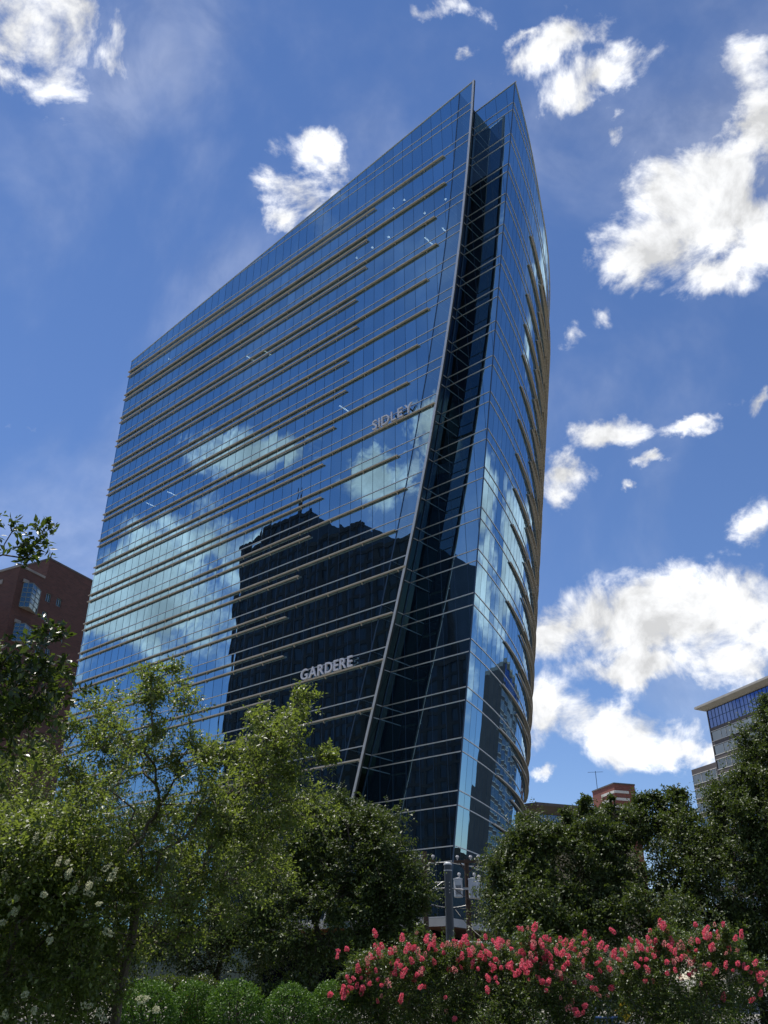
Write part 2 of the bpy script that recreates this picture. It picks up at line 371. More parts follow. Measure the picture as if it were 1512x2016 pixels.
def planar_wall(name, v, ulo, uhi, ztop, lv, material, flip=False):
    """glass rows between levels; ulo/uhi functions of z; ztop function of u"""
    b = MB()
    for r in range(len(lv) - 1):
        z0, z1 = lv[r], lv[r + 1]
        n = 4 if z1 - z0 > 2 else 1
        for k in range(n):
            a0 = z0 + (z1 - z0) * k / n; a1 = z0 + (z1 - z0) * (k + 1) / n
            pts = [(ulo(a0), a0), (uhi(a0), a0), (uhi(a1), a1), (ulo(a1), a1)]
            # clip by the sloping roof line
            def inside(p): return p[1] <= ztop(p[0]) + 1e-6
            poly = []
            for i in range(4):
                p, q = pts[i], pts[(i + 1) % 4]
                fp, fq = ztop(p[0]) - p[1], ztop(q[0]) - q[1]
                if fp >= 0: poly.append(p)
                if (fp >= 0) != (fq >= 0):
                    t = fp / (fp - fq); poly.append((p[0] + (q[0] - p[0]) * t, p[1] + (q[1] - p[1]) * t))
            if len(poly) < 3: continue
            P3 = [T(u, v, z) for u, z in poly]
            uv = [(u / PW + 200, r + min(max((z - z0) / (z1 - z0), 0.001), 0.999)) for u, z in poly]
            if flip: P3, uv = P3[::-1], uv[::-1]
            b.face(P3, 0, uv)
    return b.build(name, material, tower)

TOPS = levels + [92.5]
const = lambda c: (lambda z: c)
front = planar_wall('glass_wall', V1, const(ULEFT), udark, zroof1, TOPS, M['glass'])
strip = planar_wall('glass_fin', V1, udark, ufin, zroof1, TOPS, M['glass_strip'])
strip['label'] = 'see-through glass strip along the slanting edge'
rec = planar_wall('glass_wall', V2, udark, ucor, zroof2, TOPS, M['glass'])
# return wall between the two planes
b = MB()
for r in range(len(TOPS) - 1):
    z0, z1 = TOPS[r], min(TOPS[r + 1], 91.3)
    b.face([T(udark(z0), V1 + .02, z0), T(udark(z0), V2, z0), T(udark(z1), V2, z1), T(udark(z1), V1 + .02, z1)], 0,
           [(0.001, r + .001), (1.999, r + .001), (1.999, r + .999), (.001, r + .999)])
ret = b.build('glass_wall', M['glass_dark'], tower)
# curved wall in flat facets
b = MB(); ns = int(SMAX / PW)
for r in range(len(TOPS) - 1):
    z0, z1 = TOPS[r], TOPS[r + 1]
    for k in range(ns):
        s0, s1 = k * PW, (k + 1) * PW
        za0, za1 = min(z1, zroof3(s0)), min(z1, zroof3(s1))
        if za0 <= z0 + .01 or za1 <= z0 + .01: continue
        b.face([C(s0, z0), C(s1, z0), C(s1, za1), C(s0, za0)], 0, [(k + .001, r + .001), (k + .999, r + .001), (k + .999, r + .999), (k + .001, r + .999)])
curved = b.build('glass_wall', M['glass'], tower); curved['label'] = 'curved glass side'
# hidden sides and roof close the volume
b = MB(); VB = 99.0
uc_end, vc_end = arc(SMAX)[0], V2 + arc(SMAX)[1]
for r in range(len(TOPS) - 1):
    z0, z1 = TOPS[r], TOPS[r + 1]
    zt1 = min(z1, 84.6)
    if zt1 > z0:
        b.face([T(ULEFT, VB, z0), T(ULEFT, V1, z0), T(ULEFT, V1, zt1), T(ULEFT, VB, zt1)], 0, [(0.001, r), (29, r), (29, r + .99), (.001, r + .99)])
        b.face([T(ucor(z0) + uc_end, vc_end, z0), T(ULEFT, VB, z0), T(ULEFT, VB, zt1), T(ucor(zt1) + uc_end, vc_end, zt1)], 0, [(0.001, r), (35, r), (35, r + .99), (.001, r + .99)])
b.build('glass_wall', M['glass'], tower)
b = MB()
zr = 80.0
ring = [T(ULEFT, V1 + .3, zr), T(udark(zr) - .2, V1 + .3, zr), T(udark(zr) - .2, V2 + .3, zr), T(ucor(zr) - .3, V2 + .3, zr)] + [C(k * PW, zr, -.3) for k in range(2, ns, 2)] + [T(ULEFT + .3, VB - .3, zr)]
b.face(ring)
b.build('roof', M['roofing'], tower)
# dark plant room / floor plates behind the see-through strip keep the recess closed at the top
# --- mullions: silver transoms on every line, thin dark verticals
b = MB()
def hline(wallv, z, u0, u1, hh=.075, dd=.05, mtl=0):
    b.bar(T(u0, wallv - dd / 2 - .001, z), T(u1, wallv - dd / 2 - .001, z), dd, hh, mat=mtl)
for z in levels[1:]:
    ul = ULEFT
    if z > zroof1(ULEFT): ul = -33.66 + (z - 91.65) * (99.88 - 33.66) / 7.0
    if ul < ufin(z): hline(V1, z, ul, ufin(z) - .02)
hline(V1, ZBOT + .04, ULEFT, ufin(ZBOT))
b.bar(T(ULEFT, V1 - .03, 84.68), T(ufin(91.6), V1 - .03, 91.66), .10, .12)
b.build('transom', M['alu'], front)
b = MB()
u = math.floor(ULEFT / PW) * PW + PW
while u < -35.9:
    zb = ZBOT
    zz = [z for z in np.arange(ZBOT, 92, .25) if u < udark(z)]
    if zz:
        z0 = max(zb, zz[0] if zz[0] > ZBOT + .3 else zb)
        b.bar(T(u, V1 - .012, z0), T(u, V1 - .012, zroof1(u) - .08), .012, .022, up=Wd)
    u += PW
zs = list(np.linspace(ZBOT, 91.3, 40))
for a, c in zip(zs, zs[1:]): b.bar(T(udark(a), V1 - .012, a), T(udark(c), V1 - .012, c), .05, .10, up=Wd)
b.build('mullion', M['mullion'], front)
# slanting fin edge
b = MB(); zs = list(np.linspace(ZBOT, 91.7, 60))
for a, c in zip(zs, zs[1:]):
    b.hexa([T(ufin(a) - .06, V1 - .13, a), T(ufin(a) + .17, V1 - .13, a), T(ufin(a) + .17, V1 - .05, a), T(ufin(a) - .06, V1 - .05, a),
            T(ufin(c) - .06, V1 - .13, c), T(ufin(c) + .17, V1 - .13, c), T(ufin(c) + .17, V1 - .05, c), T(ufin(c) - .06, V1 - .05, c)], caps=False)
fe = b.build('fin_edge', M['alu'], tower)
b = MB()  # added dark bar; hides the fin's sunlit back and side in the recess glass
for a, c in zip(zs, zs[1:]):
    b.hexa([T(ufin(a) - .08, V1 - .047, a), T(ufin(a) + .18, V1 - .047, a), T(ufin(a) + .18, V1 + .15, a), T(ufin(a) - .08, V1 + .15, a),
            T(ufin(c) - .08, V1 - .047, c), T(ufin(c) + .18, V1 - .047, c), T(ufin(c) + .18, V1 + .15, c), T(ufin(c) - .08, V1 + .15, c)], caps=False)
b.build('dark_backing', M['dark_backing'], fe)
# recess + return transoms
b = MB()
for z in levels[1:]:
    if z < 91: 
        b.bar(T(udark(z) + .04, V2 - .026, z), T(ucor(z) + .02, V2 - .026, z), .05, .075)
        b.bar(T(udark(z) + .03, V1 + .15, z), T(udark(z) + .03, V2 - .05, z), .05, .075)
hline(V2, ZBOT + .04, udark(ZBOT), ucor(ZBOT))
b.bar(T(-36.0, V2 - .02, zroof2(-36.0)), T(-29.8, V2 - .02, 91.46), .10, .12)
b.build('transom', M['alu'], rec)
b = MB()
u = -52.0
while u < -30:
    zz = [z for z in np.arange(ZBOT, 91, .25) if udark(z) + .1 < u < ucor(z) - .05]
    if zz: b.bar(T(u, V2 - .012, zz[0]), T(u, V2 - .012, zz[-1]), .012, .022, up=Wd)
    u += PW
b.bar(T(ucor(ZBOT), V2 - .03, ZBOT), T(ucor(91.4), V2 - .03, 91.4), .09, .09, up=Wd)
zs = list(np.linspace(ZBOT, 91.0, 30))
for a, c in zip(zs, zs[1:]): b.bar(T(udark(a) + .04, V2 - .04, a), T(udark(c) + .04, V2 - .04, c), .08, .08, up=Wd)
b.build('mullion', M['mullion'], rec)
# curved wall transoms, mullions
b = MB()
for z in levels[1:]:
    for k in range(ns):
        s0, s1 = k * PW, (k + 1) * PW
        if z < zroof3(s1): b.bar(C(s0, z, .026), C(s1, z, .026), .05, .075)
for k in range(ns):
    s0, s1 = k * PW, (k + 1) * PW
    b.bar(C(s0, zroof3(s0), .03), C(s1, zroof3(s1), .03), .1, .12)
b.build('transom', M['alu'], curved)
b = MB()
for k in range(1, ns): b.bar(C(k * PW, ZBOT, .003), C(k * PW, zroof3(k * PW) - .1, .003), .014, .006, up=Nd)
b.build('mullion', M['mullion'], curved)

# --- lit ceiling lamps just inside the long face
for kind, x, y in (('s', 776, 411), ('s', 873, 451), ('s', 838, 469), ('d', 796, 394), ('d', 877, 393), ('d', 836, 420), ('d', 765, 467), ('d', 733, 488), ('d', 702, 508), ('s', 332, 969), ('s', 291, 991), ('s', 333, 707), ('s', 671, 800), ('s', 487, 702), ('s', 520, 690)):
    r = ray(x, y); w_ = r * ((V1 + 1.0) / r.dot(Nd)); lu, lz = w_.dot(Wd), w_.z
    b = MB()
    if kind == 's': b.bar(T(lu, V1 + .8, lz), T(lu, V1 + 2.2, lz), .13, .06)
    else: b.tube([T(lu, V1 + 1.0, lz), T(lu, V1 + 1.0, lz + .08)], [.13, .13], 10)
    b.build('ceiling_light', M['lamp'], tower)

# --- sunshades: long one at the lower spandrel line, short one .92 m below
LONG_END = {0: -52.5, 1: -51.4, 2: -49.93, 3: -48.52, 4: -47.3, 5: -46.22, 6: -44.68, 7: -45.85, 8: -44.55, 9: -45.45, 10: -40.71, 11: -44.02, 12: -42.59, 13: -41.14, 14: -41.14, 15: -39.69, 16: -39.82, 17: -38.24, 18: -38.26}
SHORT_END = {18: -48.65, 17: -49.83, 16: -50.02, 15: -51.46, 14: -51.22, 13: -52.66, 12: -52.71, 11: -54.3, 10: -55.8, 9: -55.84, 8: -57.33, 7: -58.7, 6: -60.25, 5: -60.29, 4: -61.7, 3: -63.2, 2: -64.6, 1: -66}
def flat_shade(z, u0, u1, depth=.62, plate=False):
    b = MB()
    prof = [(-.06, .02), (-depth + .08, .0), (-depth, .02), (-depth, .115), (-depth + .03, .13), (-.06, .11)]    # (out from the wall, height)
    A = [T(u0, V1 + p[0], z - .10 + p[1]) for p in prof]; B = [T(u1, V1 + p[0], z - .10 + p[1]) for p in prof]
    n = len(prof)
    for i in range(n): b.face([A[i], B[i], B[(i + 1) % n], A[(i + 1) % n]])
    b.face(A[::-1]); b.face(B)
    # wedge-shaped brackets
    u = u0 + .5
    while u < u1:
        b.hexa([T(u - .02, V1 - .05, z - .32), T(u + .02, V1 - .05, z - .32), T(u + .02, V1 - .02, z - .32), T(u - .02, V1 - .02, z - .32),
                T(u - .02, V1 - depth + .06, z - .11), T(u + .02, V1 - depth + .06, z - .11), T(u + .02, V1 - .02, z - .11), T(u - .02, V1 - .02, z - .11)])
        u += PW * 3
    return b.build('sunshade', M['shade'], tower)
for k, ue in LONG_END.items(): flat_shade(ZL[k], ULEFT - .02, ue, .29)
for k, ue in SHORT_END.items(): flat_shade(ZL[k] - .92, ULEFT - .02, ue, .29)
def curved_shade(z, s0, s1, dmax):
    """slatted shade following the curve: two rails, cross slats with gaps"""
    b = MB(); k = s0; st = PW / 2
    while k < s1 - .01:
        e = min(k + st, s1); depth = min(.16 + (k - s0) * .017, dmax)
        for o in (.10, depth):
            b.bar(C(k, z - .05, o), C(e, z - .05, o), .07, .13)
        for o in np.linspace(.16, depth - .07, 3 if depth > .3 else 1):
            b.bar(C(k, z - .05, o), C(e, z - .05, o), .085, .03)
        b.bar(C(k + .04, z - .05, .05), C(k + .04, z - .05, depth + .04), .06, .16)
        k = e
    b.bar(C(s1 - .03, z - .05, .05), C(s1 - .03, z - .05, depth + .04), .06, .16)
    return b.build('sunshade', M['shade'], tower)
for k in range(1, 18):
    z = ZL[k]
    if k <= 17: curved_shade(z, 10.2, 46.5, .46)
    if k >= 2: curved_shade(z - .92, 17.6, 43.5, .46)

# --- base: stone fascia, wooden soffit, recessed lobby
b = MB()
zf0, zf1 = 3.55, ZBOT - .02
b.hexa([T(ULEFT, V1 - .12, zf0), T(ufin(4), V1 - .12, zf0), T(ufin(4), V1 + .3, zf0), T(ULEFT, V1 + .3, zf0),
        T(ULEFT, V1 - .12, zf1), T(ufin(4), V1 - .12, zf1), T(ufin(4), V1 + .3, zf1), T(ULEFT, V1 + .3, zf1)])
b.hexa([T(ufin(4) + .01, V2 - .12, zf0), T(ucor(4) + .05, V2 - .12, zf0), T(ucor(4) + .05, V2 + .3, zf0), T(ufin(4) + .01, V2 + .3, zf0),
        T(ufin(4) + .01, V2 - .12, zf1), T(ucor(4) + .05, V2 - .12, zf1), T(ucor(4) + .05, V2 + .3, zf1), T(ufin(4) + .01, V2 + .3, zf1)])
for k in range(ns):
    s0, s1 = k * PW, (k + 1) * PW
    p = [C(s0, zf0, .12), C(s1, zf0, .12), C(s1, zf0, -.3), C(s0, zf0, -.3)]
    b.hexa(p + [q + Vector((0, 0, zf1 - zf0)) for q in p])
b.build('fascia', M['fascia'], tower)
b = MB()
ring = [T(ULEFT + .1, V1 + .1, zf0 + .1), T(ufin(4), V1 + .1, zf0 + .1), T(ufin(4), V2 + .1, zf0 + .1), T(ucor(4) - .1, V2 + .1, zf0 + .1)] + [C(k * PW, zf0 + .1, -.2) for k in range(1, ns)] + [T(ULEFT + .1, VB, zf0 + .1)]
b.face(ring[::-1])
b.build('soffit', M['soffit'], tower)
b = MB(); z0, z1 = -EYE, zf0 + .1
LB = [(ULEFT + 5, V1 + 9), (ucor(4) - 6, V1 + 9), (ucor(4) - 24, VB - 3), (ULEFT + 5, VB - 3)]
for i in range(4):
    p, q = LB[i], LB[(i + 1) % 4]
    b.face([T(*p, z0), T(*q, z0), T(*q, z1), T(*p, z1)], 0, [(0, 0), (12, 0), (12, .99), (0, .99)])
b.build('lobby_wall', M['glass_dark'], tower)

# --- lettering standing on two sunshades
def letter_sign(text, z, x0px, y0px, x1px, y1px, height, label, group=None, serif=False):
    def u_at(x, y):
        r = ray(x, y); t = (V1 - .37) / r.dot(Nd); return (r * t).dot(Wd)
    u0, u1 = u_at(x0px, y0px), u_at(x1px, y1px)
    root = empty('letter_sign', T(u0, V1 - .37, z)); tag(root, label, 'sign')
    widths = []; mes = []
    for ch in text:
        cu = bpy.data.curves.new('letter', 'FONT'); cu.body = ch; cu.size = 1.0; cu.extrude = 0.055; cu.offset = 0.012 if not serif else 0.0; cu.resolution_u = 4
        ob = bpy.data.objects.new('letter', cu); COL.objects.link(ob)
        dg = bpy.context.evaluated_depsgraph_get(); me = bpy.data.meshes.new_from_object(ob.evaluated_get(dg))
        bpy.data.objects.remove(ob); bpy.data.curves.remove(cu)
        xs = np.array([v.co for v in me.vertices]); widths.append((xs[:, 0].min(), xs[:, 0].max(), xs[:, 1].min(), xs[:, 1].max())); mes.append(me)
    cap = max(w_[3] for w_ in widths); sc = height / cap
    tot = sum((w_[1] - w_[0]) * sc for w_ in widths); gap = ((u1 - u0) - tot) / (len(text) - 1)
    x = 0.0
    RM = Matrix((Wd, Vector((0, 0, 1)), -Nd)).transposed().to_4x4()     # letter x along the wall, y up, faces out
    for me, w_ in zip(mes, widths):
        me.materials.append(M['letter'])
        me.transform(Matrix.Translation((-w_[0], 0, 0))); me.transform(Matrix.Diagonal((sc, sc, sc, 1)))
        me.transform(RM)
        o = bpy.data.objects.new('letter', me); COL.objects.link(o); o.parent = root
        o.location = Wd * x; x += (w_[1] - w_[0]) * sc + gap
    return root
letter_sign('SIDLEY', ZL[10] + .06, 733.5, 850, 812, 814, 1.12, 'pale metal letters standing on the sunshade high on the tower, beside its slanting edge', serif=True)
letter_sign('GARDERE', ZL[4] + .06, 592, 1341, 694, 1310, 1.02, 'pale bold letters standing on the low sunshade just above the treetops')

# ------------------------------------------------------------------ ground, street
def sheet(name, x0, y0, x1, y1, z, material, kind='structure'):
    b = MB(); b.face([(x0, y0, z), (x1, y0, z), (x1, y1, z), (x0, y1, z)])
    o = b.build(name, material); tag(o, kind=kind); return o
M['earth'] = simple('dry_ground', (.20, .19, .16), .95, 0, .25, .05)
M['lawn'] = simple('lawn_green', (.055, .08, .025), .95, 0, .35, 1.5, .5, 30)
M['asphalt'] = simple('asphalt', (.055, .055, .057), .9, 0, .2, 2, .3, 80)
M['paving'] = simple('pale_paving', (.20, .19, .18), .85, 0, .15, 1.5)
M['paint_white'] = simple('road_paint', (.75, .75, .72), .6)
sheet('ground', -3000, -3000, 3000, 3000, 0, M['earth'])
sheet('lawn', -60, -20, 60, 31, .004, M['lawn'])
sheet('pavement', -80, 31.2, 80, 35, .12, M['paving'])
sheet('road', -80, 35.2, 80, 47, .004, M['asphalt'])
for i in range(9):
    pass
b = MB()
for x in np.arange(-78, 78, 9): b.face([(x, 41.0, .009), (x + 3, 41.0, .009), (x + 3, 41.15, .009), (x, 41.15, .009)])
tag(b.build('lane_marking', M['paint_white']), kind='structure')
b = MB(); b.box((-80, 31.0, 0), (80, 31.2, .125)); b.box((-80, 35.0, 0), (80, 35.2, .125)); tag(b.build('kerb', M['concrete']), kind='structure')

# ------------------------------------------------------------------ neighbouring buildings
M['brick'] = brick('red_brick', (.125, .054, .044), (.085, .039, .033), (.10, .07, .06))
M['brick_far'] = brick('far_red_brick', (.24, .07, .05), (.18, .052, .04), (.18, .11, .09), .5)
M['greyrender'] = simple('grey_render', (.30, .28, .26), .85, 0, .15, .4)
M['win_teal'] = curtain_glass('teal_window_glass', (.075, .13, .16), (.012, .022, .024), tilt=.02, bow=.02)
M['win_dark'] = simple('dark_window_glass', (.02, .03, .035), .12, 0, .2, .5)
M['winframe'] = simple('window_frame_paint', (.20, .26, .27), .5, 0, .1)
M['blueglass'] = curtain_glass('deep_blue_glass', (.04, .08, .22), (.006, .018, .07), tilt=.002, bow=.002)
M['greyglass'] = curtain_glass('grey_ribbon_glass', (.10, .13, .17), (.02, .026, .034), tilt=.003, bow=.003)
M['precast'] = simple('brown_precast', (.10, .088, .084), .8, 0, .12, .3)
M['whitetrim'] = simple('white_trim', (.62, .60, .55), .6, 0, .06, .3)
M['cornice'] = simple('cornice_stone', (.38, .36, .32), .75, 0, .1, .3)

class Plane:
    """vertical facade: origin p (xy), horizontal unit direction d; q(s, z) is the world point"""
    def __init__(s, p, d): s.p = Vector((p[0], p[1], 0)); s.d = Vector((d[0], d[1], 0)).normalized(); s.n = Vector((s.d.y, -s.d.x, 0))
    def q(s, a, z, off=0.0): return s.p + s.d * a + s.n * off + Vector((0, 0, z))
    def hit(s, x, y):
        r = ray(x, y); t = (s.p - Vector((0, 0, 0))).dot(s.n) / r.dot(s.n); w = r * t + Vector((0, 0, EYE))
        return ((w - s.p).dot(s.d), w.z)
def quad(b, P, a0, z0, a1, z1, off=0.0, mat=0, us=1.0, vs=1.0):
    b.face([P.q(a0, z0, off), P.q(a1, z0, off), P.q(a1, z1, off), P.q(a0, z1, off)], mat, [(a0 / us + 100, z0 / vs), (a1 / us + 100, z0 / vs), (a1 / us + 100, z1 / vs), (a0 / us + 100, z1 / vs)])
def slab(b, P, a0, z0, a1, z1, o0, o1, mat=0):
    p = [P.q(a0, z0, o1), P.q(a1, z0, o1), P.q(a1, z0, o0), P.q(a0, z0, o0)]
    b.hexa(p + [v + Vector((0, 0, z1 - z0)) for v in p], mat)

def wall_with_holes(P, a0, a1, z0, z1, holes, thick=.5):
    """brick face with real openings: grid split at the hole edges"""
    b = MB()
    A = sorted({a0, a1, *[h[0] for h in holes], *[h[2] for h in holes]}); Z = sorted({z0, z1, *[h[1] for h in holes], *[h[3] for h in holes]})
    for i in range(len(A) - 1):
        for j in range(len(Z) - 1):
            ca, cz = (A[i] + A[i + 1]) / 2, (Z[j] + Z[j + 1]) / 2
            if any(h[0] < ca < h[2] and h[1] < cz < h[3] for h in holes): continue
            quad(b, P, A[i], Z[j], A[i + 1], Z[j + 1])
    for h in holes:
        for (p, q_) in (((h[0], h[1]), (h[2], h[1])), ((h[2], h[1]), (h[2], h[3])), ((h[2], h[3]), (h[0], h[3])), ((h[0], h[3]), (h[0], h[1]))):
            b.face([P.q(*p), P.q(*p, -thick), P.q(*q_, -thick), P.q(*q_)], 0, [(p[0], p[1]), (p[0] + .3, p[1]), (q_[0] + .3, q_[1]), (q_[0], q_[1])])
    return b

# --- red brick building at the left
def brick_building():
    Yc = 150.0
    c = at(99, 1099, Yc)
    azr = math.radians(25.2); azl = math.radians(-61.5)
    PR = Plane((c.x, c.y), (math.sin(azr), math.cos(azr)))
    PLd = Vector((math.sin(azl), math.cos(azl), 0))
    PL = Plane((c.x + PLd.x * 60, c.y + PLd.y * 60), (-PLd.x, -PLd.y))       # runs towards the corner
    root = empty('brick_building', (c.x, c.y, 0)); tag(root, 'dark red brick building with projecting glass bays behind the trees at the left', 'building')
    top = c.z
    lowz = PR.hit(60, 1122)[1]
    aL = PR.hit(40, 1116)[0]            # front volume corner, towards the camera side
    def h4(x0, y0, x1, y1):
        a, z = PR.hit(x0, y0); a2, z2 = PR.hit(x1, y1); return a, z, a2, z2
    sq = []
    for (x, y) in ((95.5, 1177), (116, 1186), (88, 1212), (81, 1246), (101, 1252), (75, 1279), (94, 1285)):
        a, z = PR.hit(x, y); sq.append((a - .62, z - .85, a + .62, z + .85))
    holes = list(sq)
    wl = wall_with_holes(PR, 0, 46, 0, top, [h for h in holes if h[0] > 0.05])
    # lower front volume in the same plane, left of the tall block
    w2 = wall_with_holes(PR, aL, -.003, 0, lowz, [h for h in holes if h[2] < -.05])
    wl.v, base = wl.v, len(wl.v)
    for f in w2.f: wl.f.append(tuple(i + base for i in f))
    wl.v += w2.v; wl.mi += w2.mi; wl.uv += w2.uv
    # left faces
    quad(wl, PL, 0, 0, 60, top)
    c2 = PR.q(aL, 0); PF = Plane((c2.x + PLd.x * 30, c2.y + PLd.y * 30), (-PLd.x, -PLd.y))
    a0, zt = PF.hit(-20, 1150); a1, zb = PF.hit(24, 1178)
    hz = PF.hit(14, 1147)[1]
    hole = (18.0, hz - 7.5, 25.2, hz)
    w3 = wall_with_holes(PF, 0, 30, 0, lowz, [hole], 3.0); base = len(wl.v)
    for f in w3.f: wl.f.append(tuple(i + base for i in f))
    wl.v += w3.v; wl.mi += w3.mi; wl.uv += w3.uv
    wl.build('wall', M['brick'], root)
    b = MB(); b.face([PL.q(0, top), PL.q(60, top), PR.q(46, top), PR.q(46, top) + PLd * 60]); b.build('roof', M['roofing'], root)
    b = MB(); slab(b, PR, -.05, top - .25, 46, top + .12, -.3, .08); slab(b, PL, 0, top - .25, 60.0, top + .12, -.3, .08); b.build('coping', M['precast'], root)
    b = MB(); slab(b, PR, aL, lowz - .3, -.3, lowz + .15, -.4, .12); slab(b, PF, 0, lowz - .3, 29.9, lowz + .15, -.4, .12)
    slab(b, PF, hole[0] - .5, hole[3] + .02, hole[2] + .8, hole[3] + .9, -.3, .15)
    b.build('stone_band', M['greyrender'], root)
    b = MB(); quad(b, PF, hole[0], hole[1], hole[2], hole[3], -3.0); b.build('recess', M['win_dark'], root)
    b = MB(); b.face([PF.q(0, lowz - .2), PF.q(30, lowz - .2), PR.q(-.01, lowz - .2), PR.q(-.01, lowz - .2) + PLd * 30]); b.build('roof', M['roofing'], root)
    # little square windows
    for h in sq:
        if h[1] < 20: continue
        b = MB()
        for (x0, z0, x1, z1) in ((h[0], h[1], h[0] + .12, h[3]), (h[2] - .12, h[1], h[2], h[3]), (h[0] + .12, h[1], h[2] - .12, h[1] + .12), (h[0] + .12, h[3] - .12, h[2] - .12, h[3]), ((h[0] + h[2]) / 2 - .05, h[1] + .12, (h[0] + h[2]) / 2 + .05, h[3] - .12)):
            slab(b, PR, x0, z0, x1, z1, -.4, -.15)
        fr = b.build('window', M['winframe'], root)
        b = MB(); quad(b, PR, h[0], h[1], h[2], h[3], -.3); b.build('pane', M['win_teal'], fr)
    # projecting triangular glass bays
    for (xa, ya, xb, yb) in ((50, 1149, 68, 1208), (33, 1228, 56, 1275), (16, 1312, 40, 1350)):
        aA, zt = PR.hit(xa, ya); aB, zb = PR.hit(xb, yb)
        a0, a1 = min(aA, aB) - .4, max(aA, aB) + .4
        if a0 < aL + .3: a0 = aL + .3
        am = a0 + (a1 - a0) * .22; pr = 1.5
        b = MB(); us = (a1 - a0) / 4.0; vs = (zt - zb) / 5
        def fc(p, q_, n0, n1):
            b.face([PR.q(p[0], zb, p[1]), PR.q(q_[0], zb, q_[1]), PR.q(q_[0], zt, q_[1]), PR.q(p[0], zt, p[1])], 0, [(n0 + .001, .001), (n1 - .001, .001), (n1 - .001, 4.999), (n0 + .001, 4.999)])
        fc((a0, .02), (am, pr), 0, 2); fc((am, pr), (a1, .02), 2, 4)
        bay = b.build('bay_window', M['win_teal'], root)
        b = MB()
        for t in np.linspace(0, 1, 6):
            z = zb + (zt - zb) * t
            b.bar(PR.q(a0, z, .04), PR.q(am, z, pr + .03), .08, .1); b.bar(PR.q(am, z, pr + .03), PR.q(a1, z, .04), .08, .1)
        for (a, o) in ((a0, .04), ((a0 + am) / 2, pr / 2 + .03), (am, pr + .03), ((am + a1) / 2, pr / 2 + .03), (a1, .04)):
            b.bar(PR.q(a, zb, o), PR.q(a, zt, o), .09, .09, up=PR.d)
        b.build('glazing_bar', M['winframe'], bay)
        b = MB(); b.face([PR.q(a0, zt + .06, .0), PR.q(am, zt + .06, pr + .1), PR.q(a1, zt + .06, 0)]); b.face([PR.q(a1, zb - .06, 0), PR.q(am, zb - .06, pr + .1), PR.q(a0, zb - .06, 0)])
        b.build('cap', M['greyrender'], bay); b = MB(); slab(b, PR, a0 - .3, zt + .1, am, zt + .7, 0, .3); b.build('lintel', M['greyrender'], bay)
    # rounded grey stair drum in front of the left face
    cc = PF.q(12.5, 0, 4.0); ztop = PF.hit(0, 1168)[1] - 2
    b = MB(); n = 40
    for k in range(n):
        t0, t1 = 2 * math.pi * k / n, 2 * math.pi * (k + 1) / n
        p0 = cc + Vector((math.cos(t0), math.sin(t0), 0)) * 9; p1 = cc + Vector((math.cos(t1), math.sin(t1), 0)) * 9
        b.face([p0, p1, p1 + Vector((0, 0, ztop)), p0 + Vector((0, 0, ztop))]); b.face([p0 + Vector((0, 0, ztop)), p1 + Vector((0, 0, ztop)), cc + Vector((0, 0, ztop + 1.5))])
    b.build('drum', M['greyrender'], root, smooth=False)
    b = MB(); p = PR.q(.5, top, -.5); b.tube([p, p + Vector((0, 0, 1.1))], [.12, .1], 6); b.tube([p + Vector((0, 0, 1.1)), p + Vector((0.2, 0, 1.6))], [.16, .08], 6)
    b.build('roof_vent', M['win_dark'], root)
brick_building()

